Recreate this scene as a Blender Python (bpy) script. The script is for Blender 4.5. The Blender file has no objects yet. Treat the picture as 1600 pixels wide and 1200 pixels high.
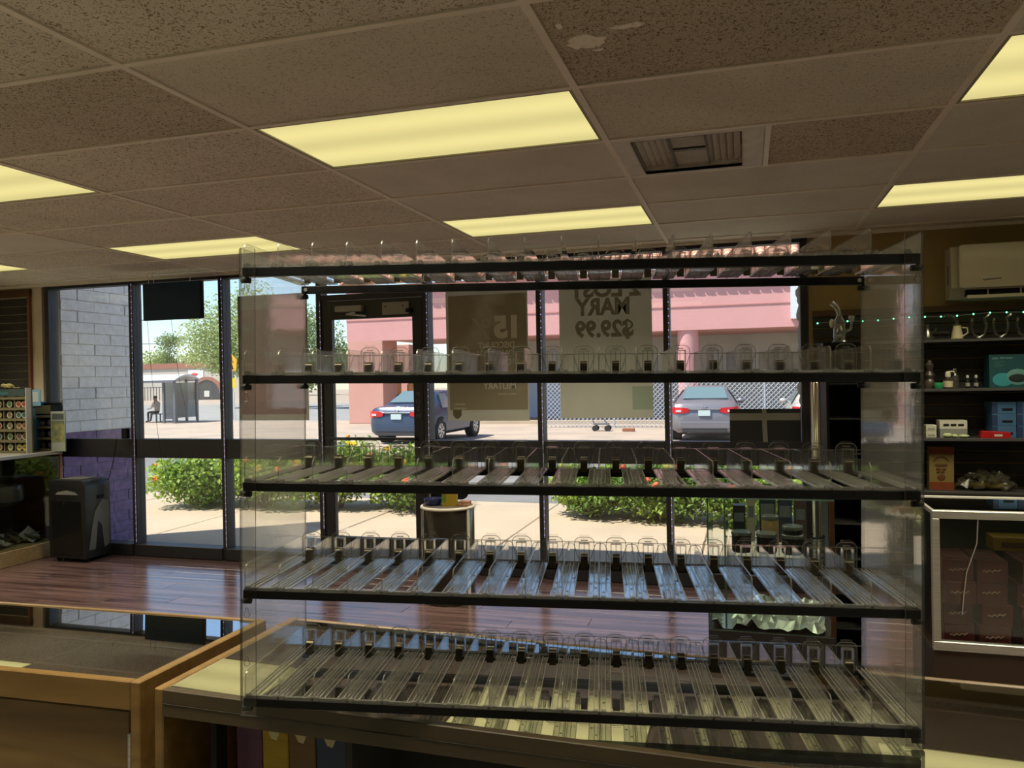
import bpy, bmesh, math, random
from mathutils import Vector, Matrix, Euler
random.seed(7)
R = math.radians
sc = bpy.context.scene
col = sc.collection

# ------------------------------------------------------------------ camera, world, sun, exposure
cam_data = bpy.data.cameras.new('camera'); cam = bpy.data.objects.new('camera', cam_data); col.objects.link(cam)
cam_data.sensor_fit = 'HORIZONTAL'; cam_data.sensor_width = 36.0; cam_data.lens = 36.0*1232.0/1600.0
cam_data.clip_start = 0.02; cam_data.clip_end = 500
_yaw, _pit, _rol = 0.288765, -0.007447, -0.018753
_f = Vector((-math.sin(_yaw)*math.cos(_pit), math.cos(_yaw)*math.cos(_pit), math.sin(_pit)))
_r = Vector((math.cos(_yaw), math.sin(_yaw), 0)); _u = _r.cross(_f)
_r2 = math.cos(_rol)*_r + math.sin(_rol)*_u; _u2 = -math.sin(_rol)*_r + math.cos(_rol)*_u
_m = Matrix((_r2, _u2, -_f)).transposed().to_4x4(); _m.translation = (0, 0, 1.5)
cam.matrix_world = _m
sc.camera = cam

SUN_EL, SUN_STR, SKY_STR, PANEL = 58.0, 5.4, 0.15, 0.60
LAMP_W, LAMP_C = 13.5, (1.0, 0.90, 0.64)
w = bpy.data.worlds.new('sky'); sc.world = w; w.use_nodes = True
nt = w.node_tree; nt.nodes.clear()
out = nt.nodes.new('ShaderNodeOutputWorld'); bg = nt.nodes.new('ShaderNodeBackground'); sky = nt.nodes.new('ShaderNodeTexSky')
sky.sky_type = 'NISHITA'; sky.sun_disc = False; sky.sun_elevation = R(SUN_EL); sky.sun_rotation = R(232); sky.dust_density = 0.3; sky.ozone_density = 3.0; sky.air_density = 1.0
bg.inputs[1].default_value = SKY_STR
nt.links.new(sky.outputs[0], bg.inputs[0]); nt.links.new(bg.outputs[0], out.inputs[0])
sd = bpy.data.lights.new('sun', 'SUN'); sd.energy = SUN_STR; sd.angle = R(0.6); sd.color = (1.0, 0.93, 0.82)
sun = bpy.data.objects.new('sun', sd); col.objects.link(sun)
sun.rotation_euler = Vector((0.48, 0.34, -0.95)).to_track_quat('-Z', 'Y').to_euler()
sc.view_settings.view_transform = 'Standard'; sc.view_settings.look = 'None'
sc.view_settings.exposure = 0.7; sc.view_settings.gamma = 1.0; sc.view_settings.use_curve_mapping = False
sc.cycles.transparent_max_bounces = 64
sc.cycles.max_bounces = 10; sc.cycles.diffuse_bounces = 5; sc.cycles.glossy_bounces = 5
sc.cycles.caustics_reflective = False; sc.cycles.caustics_refractive = False
sc.cycles.sample_clamp_indirect = 4.0

# ------------------------------------------------------------------ materials
MATS = {}
def _nodes(name):
    m = bpy.data.materials.new(name); m.use_nodes = True
    n = m.node_tree; n.nodes.clear()
    o = n.nodes.new('ShaderNodeOutputMaterial')
    return m, n, o
def srgb(r, g, b):
    return tuple((c/255/12.92 if c/255 <= 0.04045 else ((c/255+0.055)/1.055)**2.4) for c in (r, g, b))
def mat(name, c, rough=0.6, metal=0.0, c2=None, scale=8.0, stretch=(1, 1, 1), bump=0.0, bscale=None, spec=0.5, detail=4.0, lo=0.35, hi=0.65, alpha=1.0, trans=0.0):
    if name in MATS: return MATS[name]
    m, n, o = _nodes(name); L = n.links.new
    p = n.nodes.new('ShaderNodeBsdfPrincipled'); L(p.outputs[0], o.inputs[0])
    p.inputs['Base Color'].default_value = (*c, 1); p.inputs['Roughness'].default_value = rough
    p.inputs['Metallic'].default_value = metal; p.inputs['Specular IOR Level'].default_value = spec
    p.inputs['Alpha'].default_value = alpha
    if c2 is not None or bump:
        tc = n.nodes.new('ShaderNodeTexCoord'); mp = n.nodes.new('ShaderNodeMapping'); mp.inputs['Scale'].default_value = stretch
        L(tc.outputs['Object'], mp.inputs[0])
    if c2 is not None:
        nz = n.nodes.new('ShaderNodeTexNoise'); nz.inputs['Scale'].default_value = scale; nz.inputs['Detail'].default_value = detail
        L(mp.outputs[0], nz.inputs['Vector'])
        rp = n.nodes.new('ShaderNodeValToRGB'); rp.color_ramp.elements[0].position = lo; rp.color_ramp.elements[1].position = hi
        rp.color_ramp.elements[0].color = (*c, 1); rp.color_ramp.elements[1].color = (*c2, 1)
        L(nz.outputs[0], rp.inputs[0]); L(rp.outputs[0], p.inputs['Base Color'])
    if bump:
        nb = n.nodes.new('ShaderNodeTexNoise'); nb.inputs['Scale'].default_value = bscale or scale; nb.inputs['Detail'].default_value = 5
        L(mp.outputs[0], nb.inputs['Vector'])
        b = n.nodes.new('ShaderNodeBump'); b.inputs['Strength'].default_value = bump; b.inputs['Distance'].default_value = 0.01
        L(nb.outputs[0], b.inputs['Height']); L(b.outputs[0], p.inputs['Normal'])
    if trans:
        t = n.nodes.new('ShaderNodeBsdfTranslucent'); t.inputs[0].default_value = (*c, 1)
        if c2 is not None: L(rp.outputs[0], t.inputs[0])
        mx = n.nodes.new('ShaderNodeMixShader'); mx.inputs[0].default_value = trans
        L(p.outputs[0], mx.inputs[1]); L(t.outputs[0], mx.inputs[2]); L(mx.outputs[0], o.inputs[0])
    MATS[name] = m; return m
def clear(name, tint=(0.97, 0.975, 0.97), rough=0.03, f0=0.04, haze=0.0, hazec=(0.5, 0.5, 0.48), bump=0.0, grazing=0.96):
    """thin clear sheet: straight-through transparency with Schlick reflection, the same from both faces"""
    if name in MATS: return MATS[name]
    m, n, o = _nodes(name); L = n.links.new
    lw = n.nodes.new('ShaderNodeLayerWeight'); lw.inputs[0].default_value = 0.5
    pw = n.nodes.new('ShaderNodeMath'); pw.operation = 'POWER'; pw.inputs[1].default_value = 5
    ma = n.nodes.new('ShaderNodeMath'); ma.operation = 'MULTIPLY_ADD'; ma.inputs[1].default_value = grazing; ma.inputs[2].default_value = f0
    L(lw.outputs['Facing'], pw.inputs[0]); L(pw.outputs[0], ma.inputs[0])
    t = n.nodes.new('ShaderNodeBsdfTransparent'); t.inputs[0].default_value = (*tint, 1)
    g = n.nodes.new('ShaderNodeBsdfGlossy'); g.inputs['Roughness'].default_value = rough; g.inputs[0].default_value = (1, 1, 1, 1)
    src = t
    if haze:
        d0 = n.nodes.new('ShaderNodeBsdfDiffuse'); d0.inputs[0].default_value = (*hazec, 1)
        d1 = n.nodes.new('ShaderNodeBsdfTranslucent'); d1.inputs[0].default_value = (*hazec, 1)
        d = n.nodes.new('ShaderNodeMixShader'); d.inputs[0].default_value = 0.55
        L(d0.outputs[0], d.inputs[1]); L(d1.outputs[0], d.inputs[2])
        mh = n.nodes.new('ShaderNodeMixShader'); mh.inputs[0].default_value = haze
        L(t.outputs[0], mh.inputs[1]); L(d.outputs[0], mh.inputs[2]); src = mh
    if bump:
        tc = n.nodes.new('ShaderNodeTexCoord'); nz = n.nodes.new('ShaderNodeTexNoise'); nz.inputs['Scale'].default_value = 60
        L(tc.outputs['Object'], nz.inputs['Vector'])
        b = n.nodes.new('ShaderNodeBump'); b.inputs['Strength'].default_value = bump; b.inputs['Distance'].default_value = 0.002
        L(nz.outputs[0], b.inputs['Height']); L(b.outputs[0], g.inputs['Normal'])
    mx = n.nodes.new('ShaderNodeMixShader')
    L(ma.outputs[0], mx.inputs[0]); L(src.outputs[0], mx.inputs[1]); L(g.outputs[0], mx.inputs[2]); L(mx.outputs[0], o.inputs[0])
    MATS[name] = m; return m
def emit(name, c, s, base=None, bands=None):
    if name in MATS: return MATS[name]
    m, n, o = _nodes(name); L = n.links.new
    e = n.nodes.new('ShaderNodeEmission'); e.inputs[0].default_value = (*c, 1); e.inputs[1].default_value = s
    if bands:
        tc = n.nodes.new('ShaderNodeTexCoord'); sp = n.nodes.new('ShaderNodeSeparateXYZ'); L(tc.outputs['Object'], sp.inputs[0])
        mu = n.nodes.new('ShaderNodeMath'); mu.operation = 'MULTIPLY'; mu.inputs[1].default_value = bands; L(sp.outputs[1], mu.inputs[0])
        co = n.nodes.new('ShaderNodeMath'); co.operation = 'COSINE'; L(mu.outputs[0], co.inputs[0])
        ad = n.nodes.new('ShaderNodeMath'); ad.operation = 'MULTIPLY_ADD'; ad.inputs[1].default_value = -0.10*s; ad.inputs[2].default_value = s
        L(co.outputs[0], ad.inputs[0]); L(ad.outputs[0], e.inputs[1])
    L(e.outputs[0], o.inputs[0]); MATS[name] = m; return m

def tile_mat(name, base, speck, amount, scale):
    if name in MATS: return MATS[name]
    m, n, o = _nodes(name); L = n.links.new
    p = n.nodes.new('ShaderNodeBsdfPrincipled'); L(p.outputs[0], o.inputs[0]); p.inputs['Roughness'].default_value = 0.95; p.inputs['Specular IOR Level'].default_value = 0.1
    g = n.nodes.new('ShaderNodeNewGeometry')
    n1 = n.nodes.new('ShaderNodeTexNoise'); n1.inputs['Scale'].default_value = scale; n1.inputs['Detail'].default_value = 3; n1.inputs['Distortion'].default_value = 1.5
    n2 = n.nodes.new('ShaderNodeTexNoise'); n2.inputs['Scale'].default_value = 3.0; n2.inputs['Detail'].default_value = 3
    L(g.outputs['Position'], n1.inputs['Vector']); L(g.outputs['Position'], n2.inputs['Vector'])
    r1 = n.nodes.new('ShaderNodeValToRGB'); r1.color_ramp.elements[0].position = amount; r1.color_ramp.elements[1].position = amount+0.035
    r1.color_ramp.elements[0].color = (*speck, 1); r1.color_ramp.elements[1].color = (1, 1, 1, 1)
    r2 = n.nodes.new('ShaderNodeValToRGB'); r2.color_ramp.elements[0].position = 0.3; r2.color_ramp.elements[1].position = 0.7
    r2.color_ramp.elements[0].color = (*base, 1); r2.color_ramp.elements[1].color = (*[c*0.88 for c in base], 1)
    mx = n.nodes.new('ShaderNodeMixRGB'); mx.blend_type = 'MULTIPLY'; mx.inputs[0].default_value = 1
    L(n1.outputs[0], r1.inputs[0]); L(n2.outputs[0], r2.inputs[0]); L(r2.outputs[0], mx.inputs[1]); L(r1.outputs[0], mx.inputs[2]); L(mx.outputs[0], p.inputs['Base Color'])
    b = n.nodes.new('ShaderNodeBump'); b.inputs['Strength'].default_value = 0.4; b.inputs['Distance'].default_value = 0.003
    L(n1.outputs[0], b.inputs['Height']); L(b.outputs[0], p.inputs['Normal'])
    MATS[name] = m; return m
def wood_mat(name, c1, c2, rough, sx, sy, seed_obj=True, spec=0.5):
    if name in MATS: return MATS[name]
    m, n, o = _nodes(name); L = n.links.new
    p = n.nodes.new('ShaderNodeBsdfPrincipled'); L(p.outputs[0], o.inputs[0]); p.inputs['Roughness'].default_value = rough; p.inputs['Specular IOR Level'].default_value = spec
    g = n.nodes.new('ShaderNodeNewGeometry'); mp = n.nodes.new('ShaderNodeMapping'); mp.inputs['Scale'].default_value = (sx, sy, sy)
    oi = n.nodes.new('ShaderNodeObjectInfo'); ad = n.nodes.new('ShaderNodeVectorMath'); ad.operation = 'ADD'
    sc_ = n.nodes.new('ShaderNodeMath'); sc_.operation = 'MULTIPLY'; sc_.inputs[1].default_value = 37.0
    L(oi.outputs['Random'], sc_.inputs[0]); L(g.outputs['Position'], mp.inputs[0]); L(mp.outputs[0], ad.inputs[0]); L(sc_.outputs[0], ad.inputs[1])
    nz = n.nodes.new('ShaderNodeTexNoise'); nz.inputs['Scale'].default_value = 1.0; nz.inputs['Detail'].default_value = 5; nz.inputs['Distortion'].default_value = 0.6
    L(ad.outputs[0], nz.inputs['Vector'])
    rp = n.nodes.new('ShaderNodeValToRGB'); rp.color_ramp.elements[0].position = 0.34; rp.color_ramp.elements[1].position = 0.66
    rp.color_ramp.elements[0].color = (*c1, 1); rp.color_ramp.elements[1].color = (*c2, 1)
    L(nz.outputs[0], rp.inputs[0]); L(rp.outputs[0], p.inputs['Base Color'])
    b = n.nodes.new('ShaderNodeBump'); b.inputs['Strength'].default_value = 0.12; b.inputs['Distance'].default_value = 0.004
    L(nz.outputs[0], b.inputs['Height']); L(b.outputs[0], p.inputs['Normal'])
    MATS[name] = m; return m

# ------------------------------------------------------------------ mesh helpers
class MB:
    def __init__(s): s.v = []; s.f = []; s.m = []
    def face(s, pts, m=0):
        b = len(s.v); s.v += [tuple(p) for p in pts]; s.f.append(tuple(range(b, b+len(pts)))); s.m.append(m); return s
    def box(s, x0, x1, y0, y1, z0, z1, m=0):
        b = len(s.v)
        s.v += [(x0, y0, z0), (x1, y0, z0), (x1, y1, z0), (x0, y1, z0), (x0, y0, z1), (x1, y0, z1), (x1, y1, z1), (x0, y1, z1)]
        ms = m if isinstance(m, (list, tuple)) else [m]*6
        for q, mm in zip(((3, 2, 1, 0), (4, 5, 6, 7), (0, 1, 5, 4), (1, 2, 6, 5), (2, 3, 7, 6), (3, 0, 4, 7)), ms):
            s.f.append(tuple(b+i for i in q)); s.m.append(mm)
        return s
    def prism(s, pts, axis, a, c, m=0, mside=None):
        """polygon pts (2d) extruded along axis from a to c. axis 'x': pts=(y,z); 'y': pts=(x,z); 'z': pts=(x,y)"""
        mside = m if mside is None else mside
        def P(p, t): return {'x': (t, p[0], p[1]), 'y': (p[0], t, p[1]), 'z': (p[0], p[1], t)}[axis]
        b = len(s.v); n = len(pts)
        s.v += [P(p, a) for p in pts] + [P(p, c) for p in pts]
        s.f.append(tuple(range(b, b+n))); s.m.append(m)
        s.f.append(tuple(range(b+2*n-1, b+n-1, -1))); s.m.append(m)
        for i in range(n):
            j = (i+1) % n
            s.f.append((b+i, b+n+i, b+n+j, b+j)); s.m.append(mside)
        return s
    def tube(s, path, r, n=8, m=0, closed=False, caps=True):
        path = [Vector(p) for p in path]; k = len(path); rs = r if isinstance(r, (list, tuple)) else [r]*k
        b = len(s.v); prev = None
        for i, p in enumerate(path):
            if closed: t = path[(i+1) % k]-path[i-1]
            else: t = path[min(i+1, k-1)]-path[max(i-1, 0)]
            t = t.normalized() if t.length > 1e-9 else Vector((0, 0, 1))
            if prev is None:
                a = Vector((0, 0, 1)) if abs(t.z) < 0.9 else Vector((1, 0, 0)); u = t.cross(a).normalized()
            else:
                u = prev - t*prev.dot(t); u = u.normalized() if u.length > 1e-6 else t.orthogonal().normalized()
            prev = u; v2 = t.cross(u)
            for q in range(n):
                an = 2*math.pi*q/n; s.v.append(tuple(p + (u*math.cos(an)+v2*math.sin(an))*rs[i]))
        for i in range(k if closed else k-1):
            i2 = (i+1) % k
            for q in range(n):
                q2 = (q+1) % n
                s.f.append((b+i*n+q, b+i*n+q2, b+i2*n+q2, b+i2*n+q)); s.m.append(m)
        if caps and not closed:
            s.f.append(tuple(b+q for q in range(n-1, -1, -1))); s.m.append(m)
            s.f.append(tuple(b+(k-1)*n+q for q in range(n))); s.m.append(m)
        return s
    def cyl(s, p0, p1, r, n=16, m=0, r2=None): return s.tube([p0, p1], [r, r if r2 is None else r2], n, m)
    def lathe(s, prof, c=(0, 0, 0), n=20, m=0, sy=1.0):
        b = len(s.v); k = len(prof)
        for (r, z) in prof:
            for q in range(n):
                a = 2*math.pi*q/n; s.v.append((c[0]+r*math.cos(a), c[1]+r*math.sin(a)*sy, c[2]+z))
        for i in range(k-1):
            for q in range(n):
                q2 = (q+1) % n
                s.f.append((b+i*n+q, b+i*n+q2, b+(i+1)*n+q2, b+(i+1)*n+q)); s.m.append(m)
        s.f.append(tuple(b+q for q in range(n-1, -1, -1))); s.m.append(m)
        s.f.append(tuple(b+(k-1)*n+q for q in range(n))); s.m.append(m)
        return s
    def ball(s, c, r, n=12, m=0, sc=(1, 1, 1)):
        pr = []; k = 8
        for i in range(k+1):
            a = -math.pi/2 + math.pi*i/k; pr.append((max(1e-4, r*math.cos(a)), r*math.sin(a)))
        b = len(s.v); s.lathe(pr, (0, 0, 0), n, m)
        for i in range(b, len(s.v)):
            v = s.v[i]; s.v[i] = (c[0]+v[0]*sc[0], c[1]+v[1]*sc[1], c[2]+v[2]*sc[2])
        return s
    def xf(s, M, start=0):
        for i in range(start, len(s.v)): s.v[i] = tuple(M @ Vector(s.v[i]))
        return s
    def mesh(s, name, mats, smooth=False, bev=0.0, seg=2):
        me = bpy.data.meshes.new(name); me.from_pydata(s.v, [], s.f)
        for mm in (mats if isinstance(mats, (list, tuple)) else [mats]): me.materials.append(mm)
        for p, mi in zip(me.polygons, s.m): p.material_index = mi
        if bev or smooth:
            bm = bmesh.new(); bm.from_mesh(me); bmesh.ops.remove_doubles(bm, verts=bm.verts, dist=1e-6)
            if bev:
                ed = [e for e in bm.edges if len(e.link_faces) == 2 and e.calc_face_angle(0) > 0.6]
                bmesh.ops.bevel(bm, geom=ed, offset=bev, segments=seg, affect='EDGES', profile=0.6, clamp_overlap=True)
            bmesh.ops.recalc_face_normals(bm, faces=bm.faces)
            bm.to_mesh(me); bm.free()
        if smooth:
            for p in me.polygons: p.use_smooth = True
            try: me.set_sharp_from_angle(angle=R(40))
            except Exception: pass
        me.update(); return me
    def build(s, name, mats, parent=None, smooth=False, bev=0.0, seg=2):
        o = bpy.data.objects.new(name, s.mesh(name, mats, smooth, bev, seg)); col.objects.link(o); o.parent = parent; return o
def tag(o, label=None, cat=None, group=None, kind=None):
    if label: o['label'] = label
    if cat: o['category'] = cat
    if group: o['group'] = group
    if kind: o['kind'] = kind
    return o
def empty(name, loc=(0, 0, 0), label=None, cat=None, group=None, rz=0.0, kind=None):
    o = bpy.data.objects.new(name, None); col.objects.link(o); o.location = loc; o.rotation_euler = (0, 0, rz); o.empty_display_size = 0.05
    return tag(o, label, cat, group, kind)
def copy_tree(o, parent=None):
    c = o.copy(); col.objects.link(c); c.parent = parent
    for ch in list(o.children): copy_tree(ch, c)
    return c
def struct(o, label=None):
    o['kind'] = 'structure'
    if label: o['label'] = label
    return o
def link(name, me, parent, M=None):
    o = bpy.data.objects.new(name, me); col.objects.link(o); o.parent = parent
    if M is not None: o.location = M
    return o
def text_mb(body, size, bold=0.0, mirror=False, depth=0.0006, align='LEFT', spacing=1.0):
    """built-in font lettering as flat geometry in the x/z plane facing -y"""
    cu = bpy.data.curves.new('t', 'FONT'); cu.body = body; cu.size = size; cu.align_x = align; cu.offset = bold; cu.extrude = depth; cu.space_character = spacing
    cu.resolution_u = 3
    ob = bpy.data.objects.new('t', cu); col.objects.link(ob)
    dg = bpy.context.evaluated_depsgraph_get(); me = bpy.data.meshes.new_from_object(ob.evaluated_get(dg))
    mb = MB(); sx = -1 if mirror else 1
    mb.v = [(v.co.x*sx, -v.co.z, v.co.y) for v in me.vertices]; mb.f = [tuple(p.vertices) for p in me.polygons]; mb.m = [0]*len(mb.f)
    bpy.data.objects.remove(ob); bpy.data.meshes.remove(me); bpy.data.curves.remove(cu)
    return mb
def rrect(x0, x1, z0, z1, r, n=4, corners=(1, 1, 1, 1)):
    pts = []
    for k, (cx, cz, a0) in enumerate(((x1-r, z1-r, 0), (x0+r, z1-r, 90), (x0+r, z0+r, 180), (x1-r, z0+r, 270))):
        if corners[k]:
            for i in range(n+1):
                a = R(a0+90*i/n); pts.append((cx+r*math.cos(a), cz+r*math.sin(a)))
        else: pts.append(((x1, z1), (x0, z1), (x0, z0), (x1, z0))[k])
    return pts

# ------------------------------------------------------------------ shared materials
M_black = mat('black_powder_coat', (0.005, 0.005, 0.006), 0.6, spec=0.2)
M_frame = mat('dark_bronze_frame', srgb(27, 26, 32), 0.5, c2=srgb(34, 33, 40), scale=20)
M_glass = clear('window_glass', (0.945, 0.972, 0.978), 0.0, 0.045, haze=0.012, hazec=(0.6, 0.6, 0.55))
M_caseglass = clear('case_glass', (0.90, 0.94, 0.92), 0.01, 0.022, haze=0.002, hazec=(0.4, 0.42, 0.4))
M_topglass = clear('counter_glass', (0.55, 0.60, 0.57), 0.012, 0.44, haze=0.02, hazec=(0.35, 0.34, 0.29))
M_acr = clear('clear_acrylic', (0.975, 0.978, 0.972), 0.05, 0.04, haze=0.014, hazec=(0.85, 0.85, 0.82), bump=0.05)
M_side = clear('scuff_and_sheen_acrylic', (0.97, 0.972, 0.965), 0.04, 0.06, haze=0.085, hazec=(0.95, 0.94, 0.92), bump=0.04)  # scuffs, plus white haze standing in for window reflections on the panels
M_edge = mat('acrylic_edge', (0.24, 0.24, 0.225), 0.12, alpha=0.55, spec=0.9)  # grey base stands in for light refracted through the sheet edges
M_edged = mat('acrylic_dark_edge', (0.10, 0.10, 0.09), 0.2, alpha=0.75, spec=0.7)
M_alu = mat('brushed_aluminium', (0.55, 0.54, 0.50), 0.4, 0.7, c2=(0.42, 0.41, 0.38), scale=6, stretch=(1, 1, 30))
M_chrome = mat('chrome', (0.75, 0.75, 0.74), 0.12, 1.0)
M_white = mat('white_paint', (0.72, 0.70, 0.64), 0.6, c2=(0.62, 0.60, 0.53), scale=14)
M_tbar = mat('ceiling_t_bar', (0.86, 0.82, 0.72), 0.55, c2=(0.80, 0.75, 0.64), scale=5)
M_cream = mat('cream_trim', (0.60, 0.52, 0.40), 0.6, c2=(0.52, 0.45, 0.34), scale=4)
M_tan = mat('tan_wall_paint', srgb(150, 130, 85), 0.85, c2=srgb(160, 138, 92), scale=2, bump=0.15, bscale=90)
M_slat = mat('black_slatwall', (0.016, 0.015, 0.015), 0.55, c2=(0.024, 0.022, 0.021), scale=9)
M_oak = wood_mat('honey_oak', srgb(106, 80, 40), srgb(126, 98, 54), 0.42, 3, 26)
M_oakdark = wood_mat('oak_edge', srgb(118, 94, 64), srgb(150, 124, 88), 0.35, 4, 30)
M_brown = wood_mat('brown_wood', srgb(70, 44, 26), srgb(96, 62, 38), 0.55, 2, 20)
M_plank = wood_mat('laminate_plank', srgb(60, 44, 44), srgb(112, 88, 86), 0.20, 1.2, 20, spec=0.8)
M_coil = mat('spring_steel_coil', (0.10, 0.085, 0.06), 0.3, 0.85)
M_dim = mat('dim_interior', (0.03, 0.028, 0.025), 0.8)  # dark colour stands in for the unlit insides of the cases

# ================================================================== ROOM SHELL
XL, XR, YB, YF, H = -6.9, 3.4, -4.0, 5.72, 2.43
gx = lambda i: -1.734 + 1.2192*i
gy = lambda j: 1.893 + 0.6096*j
# floor with planks
fl = struct(MB().box(XL-0.2, XR+0.2, YB-0.2, YF+0.14, -0.12, -0.004).build('floor', mat('floor_base', srgb(62, 46, 46), 0.4)), 'purple brown wood laminate floor')
struct(MB().box(XL, XR, YB, 1.62, -0.004, 0.0).build('floor_staff_side', mat('pale_bounce_floor', (0.50, 0.49, 0.44), 0.6, c2=(0.44, 0.43, 0.38), scale=3)))  # unseen floor, made pale to bounce light up to the ceiling
PW, PL_ = 0.152, 1.22
pm = MB().box(0.0015, PL_-0.0015, 0.0012, PW-0.0012, -0.006, 0.0).mesh('plank', M_plank, bev=0.001, seg=1)
row = 0
y = 1.62
while y + PW < YF-0.02:
    x = XL + ((row*0.47) % 1.22) - 1.0
    while x < 2.6:
        if x > XL:
            link('plank', pm, fl, (x, y, 0.0))
        x += PL_
    y += PW; row += 1
# walls
M_lite = mat('cream_wall_paint', (0.68, 0.65, 0.56), 0.85, c2=(0.63, 0.60, 0.51), scale=2)  # unseen side walls, kept pale for the light they bounce
def wall(name, b, m, label=None): return struct(b.build(name, m), label)
wall('wall_left', MB().box(XL-0.15, XL, YB, YF, 0, 2.6), M_lite)
wall('wall_right', MB().box(XR, XR+0.15, YB, YF, 0, 2.6), M_lite)
wall('wall_back', MB().box(XL, XR, YB-0.15, YB, 0, 2.6), mat('dark_back_wall', (0.06, 0.055, 0.05), 0.7))  # unseen wall, made dark so the case glass reflects less
wall('wall_front_right', MB().box(0.415, XR, YF, YF+0.16, 0, 2.6), M_tan)
wall('wall_front_left', MB().box(XL, -6.19, YF, YF+0.16, 0, 2.6), M_cream)
wall('wall_header', MB().box(-6.19, 0.415, YF, YF+0.16, 2.415, 2.6), M_frame)
wall('roof_parapet', MB().box(XL-0.3, XR+0.3, YB-0.3, YF+0.24, 2.6, 3.28), mat('stucco', (0.45, 0.36, 0.30), 0.9))
# black slatwall boards on the right front wall: every board is a piece
wr = bpy.data.objects['wall_front_right']
bm_ = MB().box(0.44, XR-0.02, YF-0.016, YF-0.001, 0.004, 0.070).mesh('slat', M_slat, bev=0.003, seg=1)
for k in range(25):
    link('slat', bm_, wr, (0, 0, 0.075*k))
MB().box(0.44, XR-0.02, YF-0.03, YF-0.001, 1.875, 1.915).build('trim_board', M_brown, wr)
# black slatwall at the left of the shop front
wl = bpy.data.objects['wall_front_left']
sm_ = MB().box(XL+0.02, -6.33, YF-0.016, YF-0.001, 0.004, 0.070).mesh('slat', M_slat, bev=0.003, seg=1)
for k in range(31):
    link('slat', sm_, wl, (0, 0, 0.075*k))
MB().box(XL+0.02, -6.30, YF-0.03, YF-0.001, 2.335, 2.40).build('trim_board', M_brown, wl)
MB().box(-6.33, -6.305, YF-0.03, YF-0.001, 0.0, 2.335).build('trim_board', mat('reddish_trim', srgb(120, 74, 54), 0.5), wl)

# ceiling: grid, tiles
ceil = struct(MB().box(XL, XR, YB, YF, 2.55, 2.598).build('ceiling', mat('plenum_dark', (0.05, 0.045, 0.04), 0.9)), 'suspended ceiling of speckled tiles in a white grid')
g = MB()
for i in range(-4, 5): g.box(gx(i)-0.012, gx(i)+0.012, YB, YF, 2.430, 2.437)
for j in range(-9, 7):
    for i in range(-5, 5):
        x0, x1 = max(XL, gx(i)+0.012), min(XR, gx(i+1)-0.012)
        if x1 > x0: g.box(x0, x1, gy(j)-0.012, gy(j)+0.012, 2.430, 2.437)
g.box(gx(1)+0.61-0.012, gx(1)+0.61+0.012, gy(2)+0.012, gy(3)-0.012, 2.430, 2.437)
g.build('ceiling_grid', M_tbar, ceil)
MB().box(XL, XR, YF-0.02, YF, 2.415, 2.437).build('edge_angle', M_tbar, ceil)
T_fis = tile_mat('fissured_tile', (0.78, 0.75, 0.65), (0.42, 0.36, 0.28), 0.40, 95)
T_hvy = tile_mat('coarse_tile', (0.63, 0.585, 0.48), (0.36, 0.31, 0.25), 0.41, 105)
T_smo = tile_mat('smooth_tile', (0.78, 0.77, 0.69), (0.84, 0.82, 0.78), 0.36, 120)
T_mid = tile_mat('fine_tile', (0.77, 0.75, 0.65), (0.62, 0.56, 0.48), 0.38, 110)
tm = {}
def tile_mesh(x0, x1, y0, y1, m):
    k = (round(x1-x0, 3), round(y1-y0, 3), m.name)
    if k not in tm: tm[k] = MB().box(0, x1-x0, 0, y1-y0, 0, 0.016).mesh('ceiling_tile', m)
    return tm[k]
LIGHTS = {(i, j) for i in (-4, -2, 0, 2) for j in (-2, 1, 4)}
smooth_cells = {(0, 2), (0, 3), (1, 3), (1, 4), (1, 5), (1, 6), (2, 2), (2, 3), (2, 5), (2, 0), (0, 5), (3, 3), (3, 2), (-3, 3)}
for i in range(-5, 5):
    for j in range(-10, 7):
        x0, x1, y0, y1 = max(XL, gx(i)), min(XR, gx(i+1)), max(YB, gy(j)), min(YF, gy(j+1))
        if x1-x0 < 0.03 or y1-y0 < 0.03 or (i, j) in LIGHTS: continue
        if (i, j) == (1, 2): x0 = gx(1)+0.61
        m = T_hvy if (i, j) in ((1, 0), (1, 2), (-1, 0)) else T_smo if (i, j) in smooth_cells else T_mid if (i, j) in ((0, 0), (1, 1), (-1, 4), (-2, 5)) else T_fis
        o = link('ceiling_tile', tile_mesh(x0, x1, y0, y1, m), ceil, (x0, y0, 2.4365))
        if (i, j) == (1, 0): scraped = o
# pale scraped patches on one tile
random.seed(3)
for (cx, cy, rx, ry) in ((0.105, 0.29, 0.062, 0.048), (0.225, 0.222, 0.055, 0.016), (0.052, 0.165, 0.010, 0.020), (0.125, 0.35, 0.018, 0.010)):
    pts = [(cx+rx*math.cos(a/22*2*math.pi)*random.uniform(0.6, 1.1), cy+ry*math.sin(a/22*2*math.pi)*random.uniform(0.55, 1.15)) for a in range(22)]
    MB().prism(pts, 'z', -0.0030, 0.001).build('scraped_patch', mat('bare_fibre', (0.96, 0.95, 0.88), 0.95, c2=(0.80, 0.76, 0.66), scale=60, lo=0.55, hi=0.65), scraped)

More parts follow.
